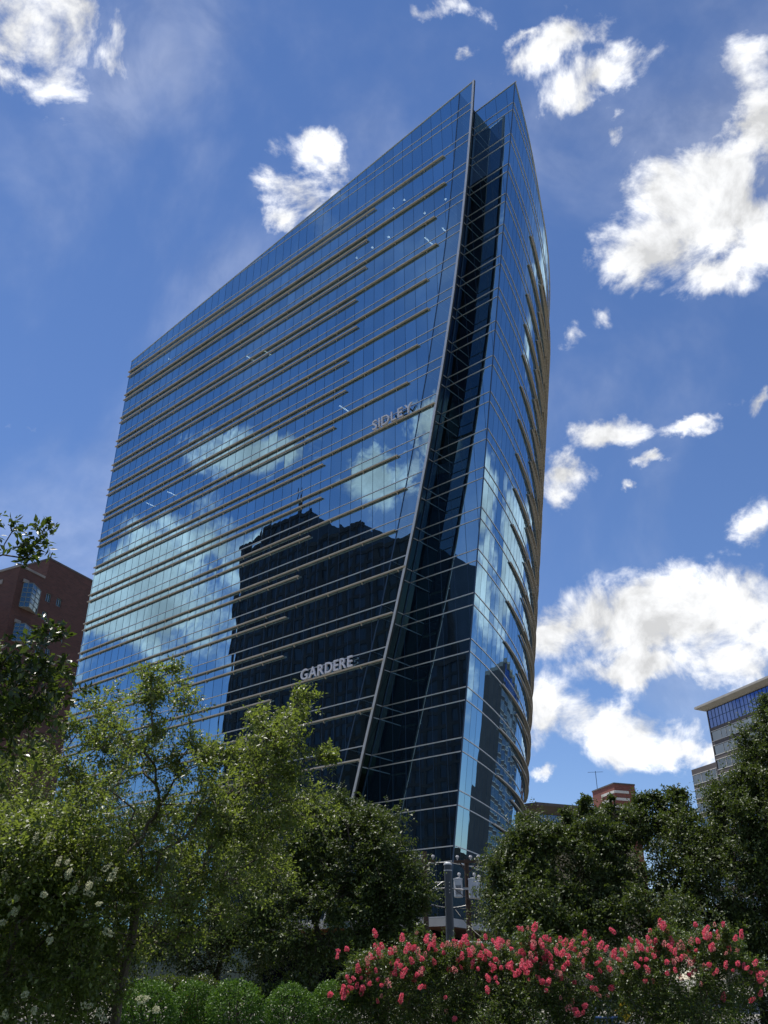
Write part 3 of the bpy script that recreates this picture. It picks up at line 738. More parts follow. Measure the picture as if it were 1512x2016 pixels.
# --- glass and precast office block at the right
def ribbon_building():
    P0 = at(1391, 1400, 255.0)
    az = math.radians(162.1)
    P = Plane((P0.x, P0.y), (math.sin(az), math.cos(az)))                # s grows towards the camera / right
    if P.n.dot(Vector((-P0.x, -P0.y, 0))) < 0:
        P.n = -P.n
    root = empty('ribbon_office', (P0.x, P0.y, 0)); tag(root, 'blue glass office block with ribbon windows and a broad pale overhanging roof', 'office building')
    top = P0.z; Lm = 39.0
    aW, zW = P.hit(1361.3, 1516)
    FH = 4.1; zg = top - 5.3
    back = -P.n * 45
    wall = MB(); 
    def box_shell(a0, a1, z1):
        for (p, q_) in (((a0, 0), (a0, -45)), ((a1, -45), (a1, 0)), ((a0, -45), (a1, -45))):
            A = P.q(p[0], 0, p[1]); B = P.q(q_[0], 0, q_[1])
            wall.face([A, B, B + Vector((0, 0, z1)), A + Vector((0, 0, z1))])
        wall.face([P.q(a0, z1, 0), P.q(a1, z1, 0), P.q(a1, z1, -45), P.q(a0, z1, -45)])
    box_shell(0, Lm, top); box_shell(aW, -.01, zW)
    quad(wall, P, 0, 0, Lm, top, -.25); quad(wall, P, aW, 0, -.01, zW, -.25)
    # precast spandrels
    fl = []
    z = zg - 1.0
    while z > 3:
        fl.append(z); z -= FH
    slab(wall, P, .35, zg - 1.0, Lm, zg, -.2, .06)
    for i, z in enumerate(fl[1:]): slab(wall, P, .35, z, Lm, z + 1.15, -.2, .06)
    wf = []
    z = zW - 1.6
    slab(wall, P, aW, z, -.05, zW - .02, -.2, .06)
    while z > 3:
        wf.append(z); z -= FH
    for z in wf[1:]: slab(wall, P, aW, z, -.05, z + 1.15, -.2, .06)
    slab(wall, P, 0, 0, .34, top - .02, -.2, .12)
    wall.build('wall', M['precast'], root)
    b = MB(); quad(b, P, .35, zg + .01, Lm, top - .02, -.05, 0, 1.25, 2.6)
    g = b.build('glass_band', M['blueglass'], root)
    b = MB(); a = .35
    while a < Lm: b.bar(P.q(a, zg, 0), P.q(a, top, 0), .07, .14, up=P.d); a += 1.6
    b.bar(P.q(.4, (zg + top) / 2, 0), P.q(Lm, (zg + top) / 2, 0), .06, .12); b.build('glazing_bar', M['mullion'], g)
    for lst, a0, a1 in ((fl, .35, Lm), (wf, aW, -.05)):
        for i in range(len(lst) - 1):
            zt, zb = lst[i], lst[i + 1] + 1.15
            if zt < 8: continue
            b = MB(); quad(b, P, a0, zb + .005, a1, zt - .005, -.08, 0, 1.5, 9.0)
            w = b.build('ribbon_window', M['greyglass'], root)
            b = MB(); b.bar(P.q(a0, zt - .06, .08), P.q(a1, zt - .06, .08), .1, .16); b.bar(P.q(a0, zb + .07, .08), P.q(a1, zb + .07, .08), .1, .16)
            a = a0 + 4.2
            while a < a1 - .1: b.bar(P.q(a, zb, -.02), P.q(a, zt, -.02), .06, .12, up=P.d); a += 4.6 if (int(a) % 2) else 2.3
            b.build('frame', M['whitetrim'], w)
    # broad roof with a chamfered soffit edge
    b = MB(); o = 2.4
    def ringz(z, e): return [P.q(-e, z, e), P.q(Lm, z, e), P.q(Lm, z, -49), P.q(-e, z, -49)]
    r0, r1, r2 = ringz(top, .5), ringz(top + .9, o), ringz(top + 1.5, o)
    for ra, rb in ((r0, r1), (r1, r2)):
        for k in range(4): b.face([ra[k], ra[(k + 1) % 4], rb[(k + 1) % 4], rb[k]])
    b.face(r2); b.face(r0[::-1])
    b.build('roof', M['cornice'], root)
    b = MB(); p = P.q(-3.5, zW, -6); b.tube([p, p + Vector((0, 0, 2.6))], .12, 6); b.box(tuple(p + Vector((-.9, -.5, 2.6))), tuple(p + Vector((.9, .5, 2.9)))); b.build('roof_unit', M['mullion'], root)
ribbon_building()

# --- brick lift tower far behind the trees
def far_tower():
    c = at(1208.3, 1542, 330.0); top = c.z
    azl, azr = math.radians(-15.5), math.radians(70)
    dl = Vector((math.sin(azl), math.cos(azl), 0)); dr = Vector((math.sin(azr), math.cos(azr), 0))
    PLh = Plane((c.x, c.y), (dl.x, dl.y)); sL = PLh.hit(1166, 1559)[0]
    PRh = Plane((c.x, c.y), (dr.x, dr.y)); sR = PRh.hit(1249, 1546)[0]
    root = empty('brick_tower', (c.x, c.y, 0)); tag(root, 'far red brick tower block with three pale stripes, rising behind the right trees', 'tower')
    b = MB(); p = [Vector((c.x, c.y, 0)), Vector((c.x, c.y, 0)) + dr * sR, Vector((c.x, c.y, 0)) + dr * sR + dl * sL, Vector((c.x, c.y, 0)) + dl * sL]
    for k in range(4):
        A, B = p[k], p[(k + 1) % 4]; Ln = (B - A).length
        b.face([A, B, B + Vector((0, 0, top)), A + Vector((0, 0, top))], 0, [(0, 0), (Ln, 0), (Ln, top), (0, top)])
    b.face([q + Vector((0, 0, top - .1)) for q in p]); b.build('wall', M['brick_far'], root)
    ctr = (p[0] + p[2]) / 2
    b = MB()
    for k in range(4):
        A, B = p[k], p[(k + 1) % 4]; b.bar(A + Vector((0, 0, top)), B + Vector((0, 0, top)), .5, .5)
    b.build('coping', M['precast'], root)
    for zz in (3.0, 5.6, 8.2):
        b = MB()
        for d_, L_ in ((dl, sL * .58), (dr, sR * .66)):
            n_ = Vector((d_.y, -d_.x, 0)); n_ = n_ if n_.dot(Vector((-c.x, -c.y, 0))) > 0 else -n_
            A = Vector((c.x, c.y, top - zz)) + n_ * .12; b.bar(A, A + d_ * L_, .3, .95)
        b.build('stripe', M['whitetrim'], root)
    b = MB(); q = p[3] * .75 + p[0] * .25 + Vector((0, 0, top)); b.tube([q, q + Vector((0, 0, 7))], .12, 5); b.bar(q + Vector((-3, 0, 6.5)), q + Vector((3, 0, 6.7)), .12, .12); b.build('antenna', M['mullion'], root)
far_tower()

# --- low block with a flat brown overhanging roof
def eaves_building():
    c = at(1057, 1579, 165.0); top = c.z
    azl, azr = math.radians(-52), math.radians(66)
    dl = Vector((math.sin(azl), math.cos(azl), 0)); dr = Vector((math.sin(azr), math.cos(azr), 0))
    root = empty('eaves_building', (c.x, c.y, 0)); tag(root, 'low tan building with a flat brown overhanging roof, just right of the tower base', 'building')
    def ring(e, z):
        o = Vector((c.x, c.y, 0)) + (dl + dr).normalized() * e
        return [o + Vector((0, 0, z)), o + dr * (25 - e) + Vector((0, 0, z)), o + dr * (25 - e) + dl * (26 - e) + Vector((0, 0, z)), o + dl * (26 - e) + Vector((0, 0, z))]
    r2, r1, r0 = ring(0, top), ring(0, top - .5), ring(3.2, top - 1.5)
    b = MB()
    for ra, rb in ((r0, r1), (r1, r2)):
        for k in range(4): b.face([ra[k], ra[(k + 1) % 4], rb[(k + 1) % 4], rb[k]])
    b.face(r2); b.face(r0[::-1]); b.build('roof', M['precast'], root)
    a, t = ring(3.6, top - 3.2), ring(3.6, top - 1.5)
    b = MB()
    for k in range(4): b.face([a[k], a[(k + 1) % 4], t[(k + 1) % 4], t[k]], 0, [(0, 0), (14, 0), (14, .99), (0, .99)])
    w = b.build('clerestory', M['greyglass'], root)
    b = MB()
    for k in (0, 3):
        for i in range(10): 
            p = a[k].lerp(a[(k + 1) % 4], i / 9); b.bar(p, p + Vector((0, 0, 1.7)), .14, .14, up=dr)
    b.build('glazing_bar', M['mullion'], w)
    a, t = ring(3.3, 0), ring(3.3, top - 3.2)
    b = MB()
    for k in range(4): b.face([a[k], a[(k + 1) % 4], t[(k + 1) % 4], t[k]])
    b.face(t); b.build('wall', simple('tan_wall', (.36, .30, .20), .85, 0, .12, .3), root)
eaves_building()

# --- dark tower block off to the left: seen as the dark shape mirrored in the long glass face
def mirrored_block():
    M['darkglass'] = simple('dark_block_glass', (.020, .028, .042), .35, 0, .3, .2, spec=.25)
    M['brownpier'] = simple('dark_brown_pier', (.034, .029, .027), .8, 0, .3, .3, spec=.1)
    root = empty('stepped_tower', T(-150, -60, -EYE)); tag(root, 'dark stepped tower block mirrored in the long glass face of the office tower', 'tower block')
    steps = [(-186.5, -176, 116), (-176, -156.5, 119), (-156.5, -136, 108), (-136, -118.5, 99), (-118.5, -109, 67)]
    b = MB(); pr = MB(); cp = MB()
    for u0, u1, zt in steps:
        p = [T(u0, -85, -EYE), T(u1, -85, -EYE), T(u1, -40, -EYE), T(u0, -40, -EYE)]
        b.hexa(p + [q + Vector((0, 0, zt)) for q in p])
        u = u0 + .6
        while u < u1:
            pr.bar(T(u, -39.9, -EYE), T(u, -39.9, zt - EYE), .3, 1.3, up=Wd); u += 3.4
        z = 6
        while z < zt: 
            pr.bar(T(u0, -39.85, z), T(u1, -39.85, z), .3, .9); z += 4
        cp.bar(T(u0 + .3, -39.9, zt - EYE + .3), T(u1 - .3, -39.9, zt - EYE + .3), 1.0, 1.2)
    b.build('wall', M['darkglass'], root); pr.build('pier', M['brownpier'], root); cp.build('parapet', M['brownpier'], root)
    b = MB()
    for (u, z0, z1, r_) in ((-166.5, 117, 131, .7), (-163, 117, 122, 1.0), (-117.2, 66, 88, 1.1)):
        b.tube([T(u, -45, z0), T(u, -45, (z0 + z1) / 2), T(u, -45, z1)], [r_, r_ * .8, .15], 8)
    b.build('spire', M['brownpier'], root)
mirrored_block()

# ------------------------------------------------------------------ vegetation
M['leaf_myrtle'] = leafy('light_green_leaf', (.026, .044, .013), (.150, .185, .052), .46, .38, spec=.45)
M['leaf_dark'] = leafy('dark_green_leaf', (.016, .028, .010), (.048, .072, .018), .38, .25, (.12, .18, .02), .4)
M['leaf_oak'] = leafy('live_oak_leaf', (.020, .034, .012), (.078, .106, .030), .50, .24, spec=.35)
M['leaf_box'] = leafy('clipped_shrub_leaf', (.030, .066, .012), (.105, .195, .034), .5, .16, spec=.25)
M['leaf_pinkshrub'] = leafy('crape_shrub_leaf', (.026, .050, .014), (.085, .120, .030), .42, .3, spec=.4)
M['pink'] = leafy('pink_petal', (.68, .09, .17), (.92, .27, .34), .6, .30, (.85, .14, .22), .2)
M['cream'] = leafy('cream_petal', (.30, .31, .18), (.54, .53, .37), .6, .25, (.7, .7, .5), .2)
M['orange_leaf'] = leafy('orange_leaf', (.45, .16, .03), (.6, .25, .05), .5, .3)

def unit(a): return a / np.maximum(np.linalg.norm(a, axis=-1, keepdims=True), 1e-9)
def leaf_object(name, P, A, NR, Ls, Ws, material, par):
    """rhombic leaves, folded on the midrib: base P, axis A, upper side NR"""
    n = len(P); A = unit(A); Sd = unit(np.cross(NR, A)); U = np.cross(A, Sd)
    Ls = Ls[:, None]; Ws = Ws[:, None]
    v = np.empty((n, 4, 3)); v[:, 0] = P; v[:, 2] = P + A * Ls - U * Ls * .08
    v[:, 1] = P + A * Ls * .48 + Sd * Ws * .5 + U * Ws * .12; v[:, 3] = P + A * Ls * .48 - Sd * Ws * .5 + U * Ws * .12
    f = np.arange(n)[:, None] * 4 + np.array([0, 3, 2, 0, 2, 1])
    me = bpy.data.meshes.new(name); me.vertices.add(n * 4); me.vertices.foreach_set('co', v.astype(np.float32).ravel())
    me.loops.add(n * 6); me.loops.foreach_set('vertex_index', f.astype(np.int32).ravel())
    me.polygons.add(n * 2); me.polygons.foreach_set('loop_start', np.arange(0, n * 6, 3, dtype=np.int32))
    me.materials.append(material); me.update(calc_edges=True); me.validate()
    o = bpy.data.objects.new(name, me); COL.objects.link(o)
    if par is not None: parent(o, par)
    return o

def clump_leaves(Cs, rc, nt, nl, g, center, up=.25, droop=.25, spread=.8):
    """Cs clump centres; each gives nt twigs of nl leaves. returns P, A, N arrays and twig polylines"""
    n = len(Cs); rc = np.broadcast_to(rc, (n,))
    out = unit(Cs - center)
    D = unit(unit(g.normal(size=(n, nt, 3))) + out[:, None] * .45 + np.array([0, 0, up]))
    st = Cs[:, None] + g.normal(size=(n, nt, 3)) * (rc * .22)[:, None, None]
    Ln = (rc[:, None] * g.uniform(.55, 1.15, (n, nt)))
    t = (np.arange(nl) + .6) / nl
    pos = st[:, :, None] + D[:, :, None] * (Ln[:, :, None, None] * t[None, None, :, None])
    pos[..., 2] -= droop * Ln[:, :, None] * (t ** 2)[None, None, :]
    perp = unit(np.cross(D, g.normal(size=(n, nt, 3))))
    side = np.where(np.arange(nl) % 2 == 0, 1.0, -1.0)
    A = D[:, :, None] * .55 + perp[:, :, None] * side[None, None, :, None] * spread + g.normal(size=pos.shape) * .28
    A[..., 2] -= .12
    N = g.normal(size=pos.shape) * .55 + np.array([0, 0, 1.0])
    return pos.reshape(-1, 3), A.reshape(-1, 3), N.reshape(-1, 3), (st, pos)

def limb_tree(trunk, targets, g, tip=.008, pw=2.2, bend=.12, k0=0.0):
    """joins every target to the nearest part of the growing skeleton; returns nodes, parents, radii"""
    nodes = [np.array(p, float) for p in trunk]; par = [-1] + list(range(len(trunk) - 1)); depth = [0.0]
    for i in range(1, len(nodes)): depth.append(depth[-1] + np.linalg.norm(nodes[i] - nodes[i - 1]) * .3)
    order = np.argsort(np.linalg.norm(targets - nodes[-1], axis=1))
    start = max(1, int(len(trunk) * k0))
    for i in order:
        t = targets[i]; arr = np.array(nodes[start:]); d = np.linalg.norm(arr - t, axis=1) + np.array(depth[start:]) * .35 + np.maximum(arr[:, 2] - t[2], 0) * .8
        j = int(d.argmin()) + start; a = nodes[j]; L_ = np.linalg.norm(t - a)
        prev = j; m = 2 if L_ > .5 else 1
        for q in range(1, m + 1):
            f = q / (m + 1); p = a + (t - a) * f + g.normal(size=3) * L_ * bend * .6; p[2] += L_ * bend * math.sin(math.pi * f)
            nodes.append(p); par.append(prev); depth.append(depth[prev] + L_ / (m + 1)); prev = len(nodes) - 1
        nodes.append(t.copy()); par.append(prev); depth.append(depth[prev] + L_ / (m + 1))
    n = len(nodes); acc = np.zeros(n); nch = np.zeros(n, int)
    for i in range(n):
        if par[i] >= 0: nch[par[i]] += 1
    for i in range(n - 1, -1, -1):
        if nch[i] == 0: acc[i] = tip ** pw
        if par[i] >= 0: acc[par[i]] += acc[i]
    # parents always have a lower index, so the reverse sweep is complete
    return np.array(nodes), par, acc ** (1 / pw)

def limbs_mesh(b, nodes, par, rad, rmax, nmin=4):
    for i, p in enumerate(par):
        if p < 0: continue
        r0, r1 = min(rad[p], rmax), min(rad[i], rmax)
        if rad[p] > rad[i] * 1.7: r0 = r1 * 1.25
        b.tube([nodes[p], nodes[i]], [r0, r1], 9 if r1 > .05 else (6 if r1 > .02 else nmin), cap=False)

def ellipsoid_points(g, n, c, r, shell=.55):
    d = unit(g.normal(size=(n, 3))); k = g.uniform(shell ** 3, 1, n) ** (1 / 3)
    return np.array(c) + d * k[:, None] * np.array(r)

def twig_mesh(b, st, pos, g, frac, r):
    n, nt = st.shape[:2]
    for i in range(n):
        for j in range(nt):
            if g.random() < frac: b.tube([st[i, j], pos[i, j, pos.shape[2] // 2], pos[i, j, -1]], [r, r * .8, r * .4], 3, cap=False)

def tree(name, label, cat, group, base, trunk, parts, g, leaf, bark, lsize, nt, nl, rmax, tip=.008, twigs=.25, spread=.8, ratio=.5, shell=.45, droop=.25, k0=.35):
    """parts: list of (centre, radii, clumps, clump radius)"""
    root = empty(name, base); tag(root, label, cat, group)
    Cs = np.concatenate([ellipsoid_points(g, n, c, r, shell) for c, r, n, rc in parts]); RC = np.concatenate([np.full(n, rc) for c, r, n, rc in parts])
    keep = Cs[:, 2] > .5; Cs, RC = Cs[keep], RC[keep]
    RC = RC * g.uniform(.7, 1.3, len(RC))
    ctr = np.average(Cs, axis=0)
    nodes, par, rad = limb_tree(trunk, Cs, g, tip, k0=k0)
    P, A, N, (st, pos) = clump_leaves(Cs, RC, nt, nl, g, ctr, spread=spread, droop=droop)
    b = MB(); limbs_mesh(b, nodes, par, rad, rmax); twig_mesh(b, st, pos, g, twigs, tip * .45)
    b.build('trunk', bark, root, smooth=False)
    ls = lsize * g.uniform(.6, 1.25, len(P))
    leaf_object('crown', P, A, N, ls, ls * ratio * g.uniform(.85, 1.2, len(P)), leaf, root)
    return root, Cs, ctr

def px_part(x, y, Y, rx, ry, n, rc, rdepth=None):
    c = at(x, y, Y); t = Y / ray(x, y).y
    return (np.array(c), np.array([rx * t, (rdepth if rdepth else max(rx, ry) * t * .8), ry * t]), n, rc)

# -- light crape myrtle at the left: several slim stems, airy crown
g = np.random.default_rng(3)
YA = 11.5
base = at(228, 2010, YA); base.z = 0
trunk = [np.array((base.x, YA, 0)), np.array(at(228, 2005, YA)), np.array(at(240, 1930, YA)), np.array(at(258, 1860, YA)), np.array(at(268, 1780, YA + .1))]
partsA = [px_part(300, 1640, YA, 265, 185, 74, .32), px_part(310, 1335, YA, 75, 62, 9, .24, .5), px_part(270, 1440, YA, 140, 90, 24, .28, .9), px_part(175, 1420, YA + .3, 85, 80, 9, .26, .6),
          px_part(505, 1465, YA, 115, 68, 21, .26, .8), px_part(595, 1400, YA, 40, 38, 5, .2, .3), px_part(640, 1490, YA, 22, 26, 3, .2, .2), px_part(440, 1560, YA, 135, 100, 30, .30, .9),
          px_part(560, 1590, YA + .3, 110, 70, 18, .32, .8), px_part(110, 1570, YA + .4, 150, 130, 46, .34), px_part(220, 1770, YA, 250, 110, 30, .32), px_part(450, 1760, YA + .6, 120, 120, 14, .3), px_part(160, 1880, YA + .3, 180, 50, 14, .3)]
tree('crape_myrtle', 'airy light green tree with several slim stems in front of the tower at the left', 'tree', None, (base.x, YA, 0), trunk, partsA, g,
     M['leaf_myrtle'], M['palebark'], .056, 20, 10, .085, .0055, .6, .8, .5, .25, .2, .5)

def panicle(name, material, g, h, r, n, size):
    """upright flower cluster of crumpled petals, origin at its foot"""
    z = g.uniform(0, 1, n); rr = r * np.sqrt(np.clip(1.05 - z, 0, 1)) * (.35 + .65 * np.minimum(z * 4, 1)) * g.uniform(.55, 1, n)
    th = g.uniform(0, 2 * math.pi, n)
    P = np.stack([rr * np.cos(th), rr * np.sin(th), z * h], 1)
    A = unit(np.stack([np.cos(th), np.sin(th), g.normal(size=n) * .5 + .3], 1) + g.normal(size=(n, 3)) * .4)
    N = g.normal(size=(n, 3)); s = size * g.uniform(.7, 1.3, n)
    o = leaf_object(name, P, A, N, s, s * .9, material, None)
    me = o.data; bpy.data.objects.remove(o); return me
M['pink_pale'] = leafy('faded_pink_petal', (.62, .20, .20), (.80, .36, .34), .6, .25, (.8, .3, .28), .2)
PINKS = [panicle('blossom', M['pink'], np.random.default_rng(50 + i), .09 + .04 * (i % 3), .038 + .014 * (i % 2), 150, .026) for i in range(6)]
PINKS += [panicle('blossom', M['pink_pale'], np.random.default_rng(60 + i), .12, .05, 60, .024) for i in range(2)]
CREAMS = [panicle('blossom', M['cream'], np.random.default_rng(70 + i), .12 + .02 * i, .034, 90, .020) for i in range(3)]
def blossoms(root, pts, ctr, meshes, g, smin=.8, smax=1.3):
    for p in pts:
        o = bpy.data.objects.new('blossom', meshes[g.integers(len(meshes))]); COL.objects.link(o); o.parent = root
        d = Vector(unit(np.array(p) - ctr + np.array([0, 0, .5]) + g.normal(size=3) * .55))
        q = d.to_track_quat('Z', 'Y'); s_ = g.uniform(smin, smax)
        o.location = Vector(p) - root.location; o.rotation_mode = 'QUATERNION'; o.rotation_quaternion = q; o.scale = (s_, s_, s_)

# -- white flowering one behind it, cut by the left edge of the frame
g = np.random.default_rng(5); YB = 10.9
bx = at(-60, 1950, YB)
partsB = [px_part(-10, 1720, YB, 190, 120, 60, .36), px_part(90, 1690, YB - .3, 130, 90, 46, .34), px_part(150, 1790, YB, 130, 120, 40, .36), px_part(-40, 1880, YB, 160, 110, 40, .38), px_part(100, 1950, YB, 130, 60, 20, .32)]
wr, Cs, ctr = tree('white_crape_myrtle', 'bushy crape myrtle with cream white flower clusters at the left edge', 'tree', None, (bx.x, YB, 0), [np.array((bx.x, YB, 0)), np.array((bx.x + .05, YB, .6)), np.array((bx.x + .2, YB, 1.2))],
     partsB, g, M['leaf_myrtle'], M['palebark'], .06, 22, 9, .09, .005, .3, .8, .52, .35, .25)
wp = [np.array(at(x, y, YB - .9 + g.normal() * .3)) for x, y in ((14, 1735), (42, 1728), (20, 1742), (36, 1770), (12, 1778), (50, 1748), (130, 1700), (140, 1712), (158, 1692), (172, 1730), (135, 1725), (150, 1745), (165, 1755), (138, 1760), (84, 1760), (30, 1798), (10, 1815), (60, 1690), (70, 1665), (92, 1660), (112, 1705), (200, 1714), (215, 1735), (190, 1780), (45, 1960), (66, 1985), (160, 1980), (192, 1985), (270, 1967), (204, 1830), (85, 1818), (100, 1850), (176, 1746), (8, 1990), (305, 1985))]
blossoms(wr, wp, ctr, CREAMS, g, .55, 1.05)

# -- dark leafy branches reaching in from a tree that stands just outside the left edge
g = np.random.default_rng(8); YD = 5.4
tx = -4.6
trunkD = [np.array((tx, 5.0, 0)), np.array((tx + .05, 5.0, 1.2)), np.array((tx + .25, 5.1, 2.2)), np.array((tx + .6, 5.2, 2.9))]
partsD = [px_part(40, 1340, YD, 60, 62, 16, .17, .4), px_part(10, 1400, YD, 90, 50, 18, .19, .5), px_part(105, 1330, YD, 30, 60, 7, .14, .3), px_part(95, 1255, YD, 14, 26, 3, .12, .1), px_part(-150, 1330, YD, 110, 150, 30, .26, .9), px_part(-20, 1430, YD, 120, 40, 14, .19, .6),
          px_part(62, 1058, YD, 34, 10, 2, .14, .1), px_part(40, 1085, YD, 26, 16, 3, .11, .1), px_part(28, 1050, YD, 8, 14, 1, .10, .05), px_part(-60, 1080, YD, 50, 50, 4, .2, .3)]
tree('dark_leafy_tree', 'dark large-leaved tree reaching in close from the left edge, one sprig against the sky', 'tree', None, (tx, 5.0, 0), trunkD, partsD, g,
     M['leaf_dark'], M['bark'], .060, 5, 9, .13, .004, 1.0, .85, .5, .15, .15, .5)

# -- live oaks in the middle distance
def oak(label, seed, base, parts, lsize=.092, nt=30, nl=10, material='leaf_oak', group='live oaks in front of the tower'):
    g = np.random.default_rng(seed)
    x, Y = base
    tr = [np.array((x, Y, 0)), np.array((x + .1, Y, .9)), np.array((x + .05, Y + .05, 1.7)), np.array((x + .2, Y, 2.4))]
    return tree('live_oak', label, 'tree', group, (x, Y, 0), tr, parts, g, M[material], M['bark'], lsize, nt, nl, .24, .011, .12, .8, .55, .5, .25)
YO = 27.0
oak('dark live oak left of the grey pole, behind the round clipped shrubs', 21, (at(612, 1950, YO).x, YO),
    [px_part(690, 1690, YO, 115, 90, 80, .62), px_part(640, 1610, YO, 65, 45, 26, .5), px_part(715, 1625, YO, 62, 40, 24, .48), px_part(760, 1740, YO - .5, 80, 80, 50, .55), px_part(560, 1700, YO, 120, 110, 60, .62), px_part(620, 1820, YO - .6, 150, 70, 60, .55), px_part(770, 1830, YO - .4, 70, 40, 20, .5)])
oak('dark live oak partly hidden behind the light green slim-stemmed tree', 22, (at(420, 1950, YO + 2).x, YO + 2),
    [px_part(440, 1740, YO + 2, 130, 120, 70, .65), px_part(330, 1700, YO + 2, 120, 130, 50, .65), px_part(430, 1860, YO + 1.5, 160, 50, 34, .6)])
oak('dark live oak farthest left, behind the white flowering tree', 25, (at(120, 1950, YO + 1).x, YO + 1),
    [px_part(130, 1700, YO + 1, 190, 170, 90, .7), px_part(130, 1880, YO + .6, 220, 60, 40, .6), px_part(-60, 1650, YO + 1, 130, 150, 40, .7)])
oak('broad dark live oak just right of the grey pole and transformers', 23, (at(1085, 1950, YO + 1).x, YO + 1),
    [px_part(1095, 1712, YO + 1, 115, 92, 100, .6), px_part(1060, 1662, YO + .6, 56, 36, 28, .46), px_part(1160, 1640, YO + 1, 56, 34, 28, .44), px_part(1118, 1612, YO + 1, 8, 26, 5, .2, .2), px_part(1152, 1592, YO + 1, 7, 26, 5, .2, .2), px_part(1028, 1628, YO + 1, 10, 22, 4, .22, .2), px_part(1010, 1740, YO + .4, 50, 80, 36, .5), px_part(1080, 1800, YO, 130, 60, 60, .55)])
oak('broad dark live oak between the other two at the right', 24, (at(1290, 1950, YO + 1.5).x, YO + 1.5),
    [px_part(1290, 1700, YO + 1.5, 130, 110, 110, .62), px_part(1235, 1632, YO + 1.5, 52, 38, 26, .44), px_part(1320, 1616, YO + 1.5, 48, 40, 26, .42), px_part(1205, 1590, YO + 1.5, 7, 22, 4, .2, .2), px_part(1345, 1566, YO + 1.5, 8, 22, 4, .2, .2), px_part(1300, 1580, YO + 1.5, 10, 18, 4, .22, .2), px_part(1262, 1582, YO + 1.5, 18, 18, 6, .3), px_part(1330, 1575, YO + 1.5, 18, 18, 6, .3), px_part(1290, 1810, YO, 170, 60, 70, .58)])
oak('tallest live oak at the right edge, covering the ribbon-windowed office block', 26, (at(1490, 1950, YO).x, YO),
    [px_part(1482, 1630, YO, 88, 100, 90, .58), px_part(1512, 1505, YO, 52, 80, 40, .48), px_part(1450, 1572, YO, 40, 46, 20, .42), px_part(1510, 1405, YO, 22, 30, 8, .34), px_part(1450, 1720, YO, 120, 100, 90, .6), px_part(1560, 1560, YO, 90, 170, 60, .65), px_part(1480, 1830, YO - .3, 130, 60, 50, .55)])

# -- row of pink crape myrtle shrubs
def pink_shrub(label, seed, parts, tops, Y, bxpx):
    g = np.random.default_rng(seed); bx = at(bxpx, 1990, Y).x
    tr = [np.array((bx, Y, 0)), np.array((bx + .03, Y, .3)), np.array((bx, Y, .6))]
    root, Cs, ctr = tree('pink_crape_myrtle', label, 'flowering shrub', 'pink crape myrtles in a row', (bx, Y, 0), tr, parts, g, M['leaf_pinkshrub'], M['palebark'], .05, 22, 10, .05, .0045, .5, .8, .52, .4, .2, .3)
    pts = []
    for (x, y, sx, sy, n) in tops:
        for _ in range(n):
            pts.append(np.array(at(x + g.normal() * sx, y + g.normal() * sy, Y - .7 + g.normal() * .35)))
    blossoms(root, pts, ctr - np.array([0, 0, .8]), PINKS, g, .5, 1.0)
YP = 18.0
pink_shrub('pink crape myrtle shrub at the left end of its row, left of the grey pole', 31, [px_part(770, 1945, YP, 80, 62, 46, .32), px_part(740, 1910, YP - .3, 55, 30, 16, .26), px_part(700, 1960, YP - .2, 45, 28, 9, .26), px_part(820, 1895, YP, 60, 30, 16, .26), px_part(780, 2020, YP, 110, 60, 36, .36), px_part(832, 1856, YP - .4, 16, 18, 5, .17, .2), px_part(690, 1930, YP - .4, 22, 10, 5, .15, .2)],
    [(832, 1850, 14, 8, 6), (684, 1925, 14, 8, 4), (672, 1962, 10, 12, 5), (770, 1888, 40, 20, 14), (735, 1910, 32, 18, 14), (690, 1950, 18, 12, 9), (800, 1925, 38, 22, 20), (830, 1872, 26, 12, 14), (760, 1960, 40, 20, 5)], YP, 770)
pink_shrub('greener pink flowering crape myrtle shrub directly in front of the grey pole', 32, [px_part(930, 1955, YP + .4, 80, 60, 50, .32), px_part(900, 1895, YP, 45, 26, 14, .26), px_part(960, 1890, YP + .3, 50, 26, 16, .26), px_part(930, 2020, YP, 110, 60, 36, .36)],
    [(895, 1868, 22, 10, 13), (940, 1876, 24, 10, 14), (905, 1905, 30, 16, 10), (980, 1866, 22, 12, 10), (960, 1915, 28, 16, 8), (880, 2000, 14, 12, 2)], YP + .3, 930)
pink_shrub('densely flowered pink crape myrtle shrub in the middle of its row', 33, [px_part(1070, 1940, YP, 95, 66, 56, .32), px_part(1050, 1880, YP, 60, 32, 20, .27), px_part(1120, 1890, YP, 60, 30, 18, .27), px_part(1070, 2020, YP, 120, 60, 40, .36), px_part(1048, 1845, YP - .4, 16, 22, 5, .18, .2), px_part(1150, 1862, YP - .4, 14, 18, 4, .16, .2)],
    [(1048, 1838, 14, 9, 7), (1150, 1856, 12, 8, 5), (1060, 1862, 26, 14, 12), (1040, 1898, 34, 20, 30), (1100, 1895, 38, 22, 28), (1080, 1930, 44, 20, 18), (1130, 1990, 14, 10, 7), (1160, 1880, 26, 14, 12)], YP, 1070)
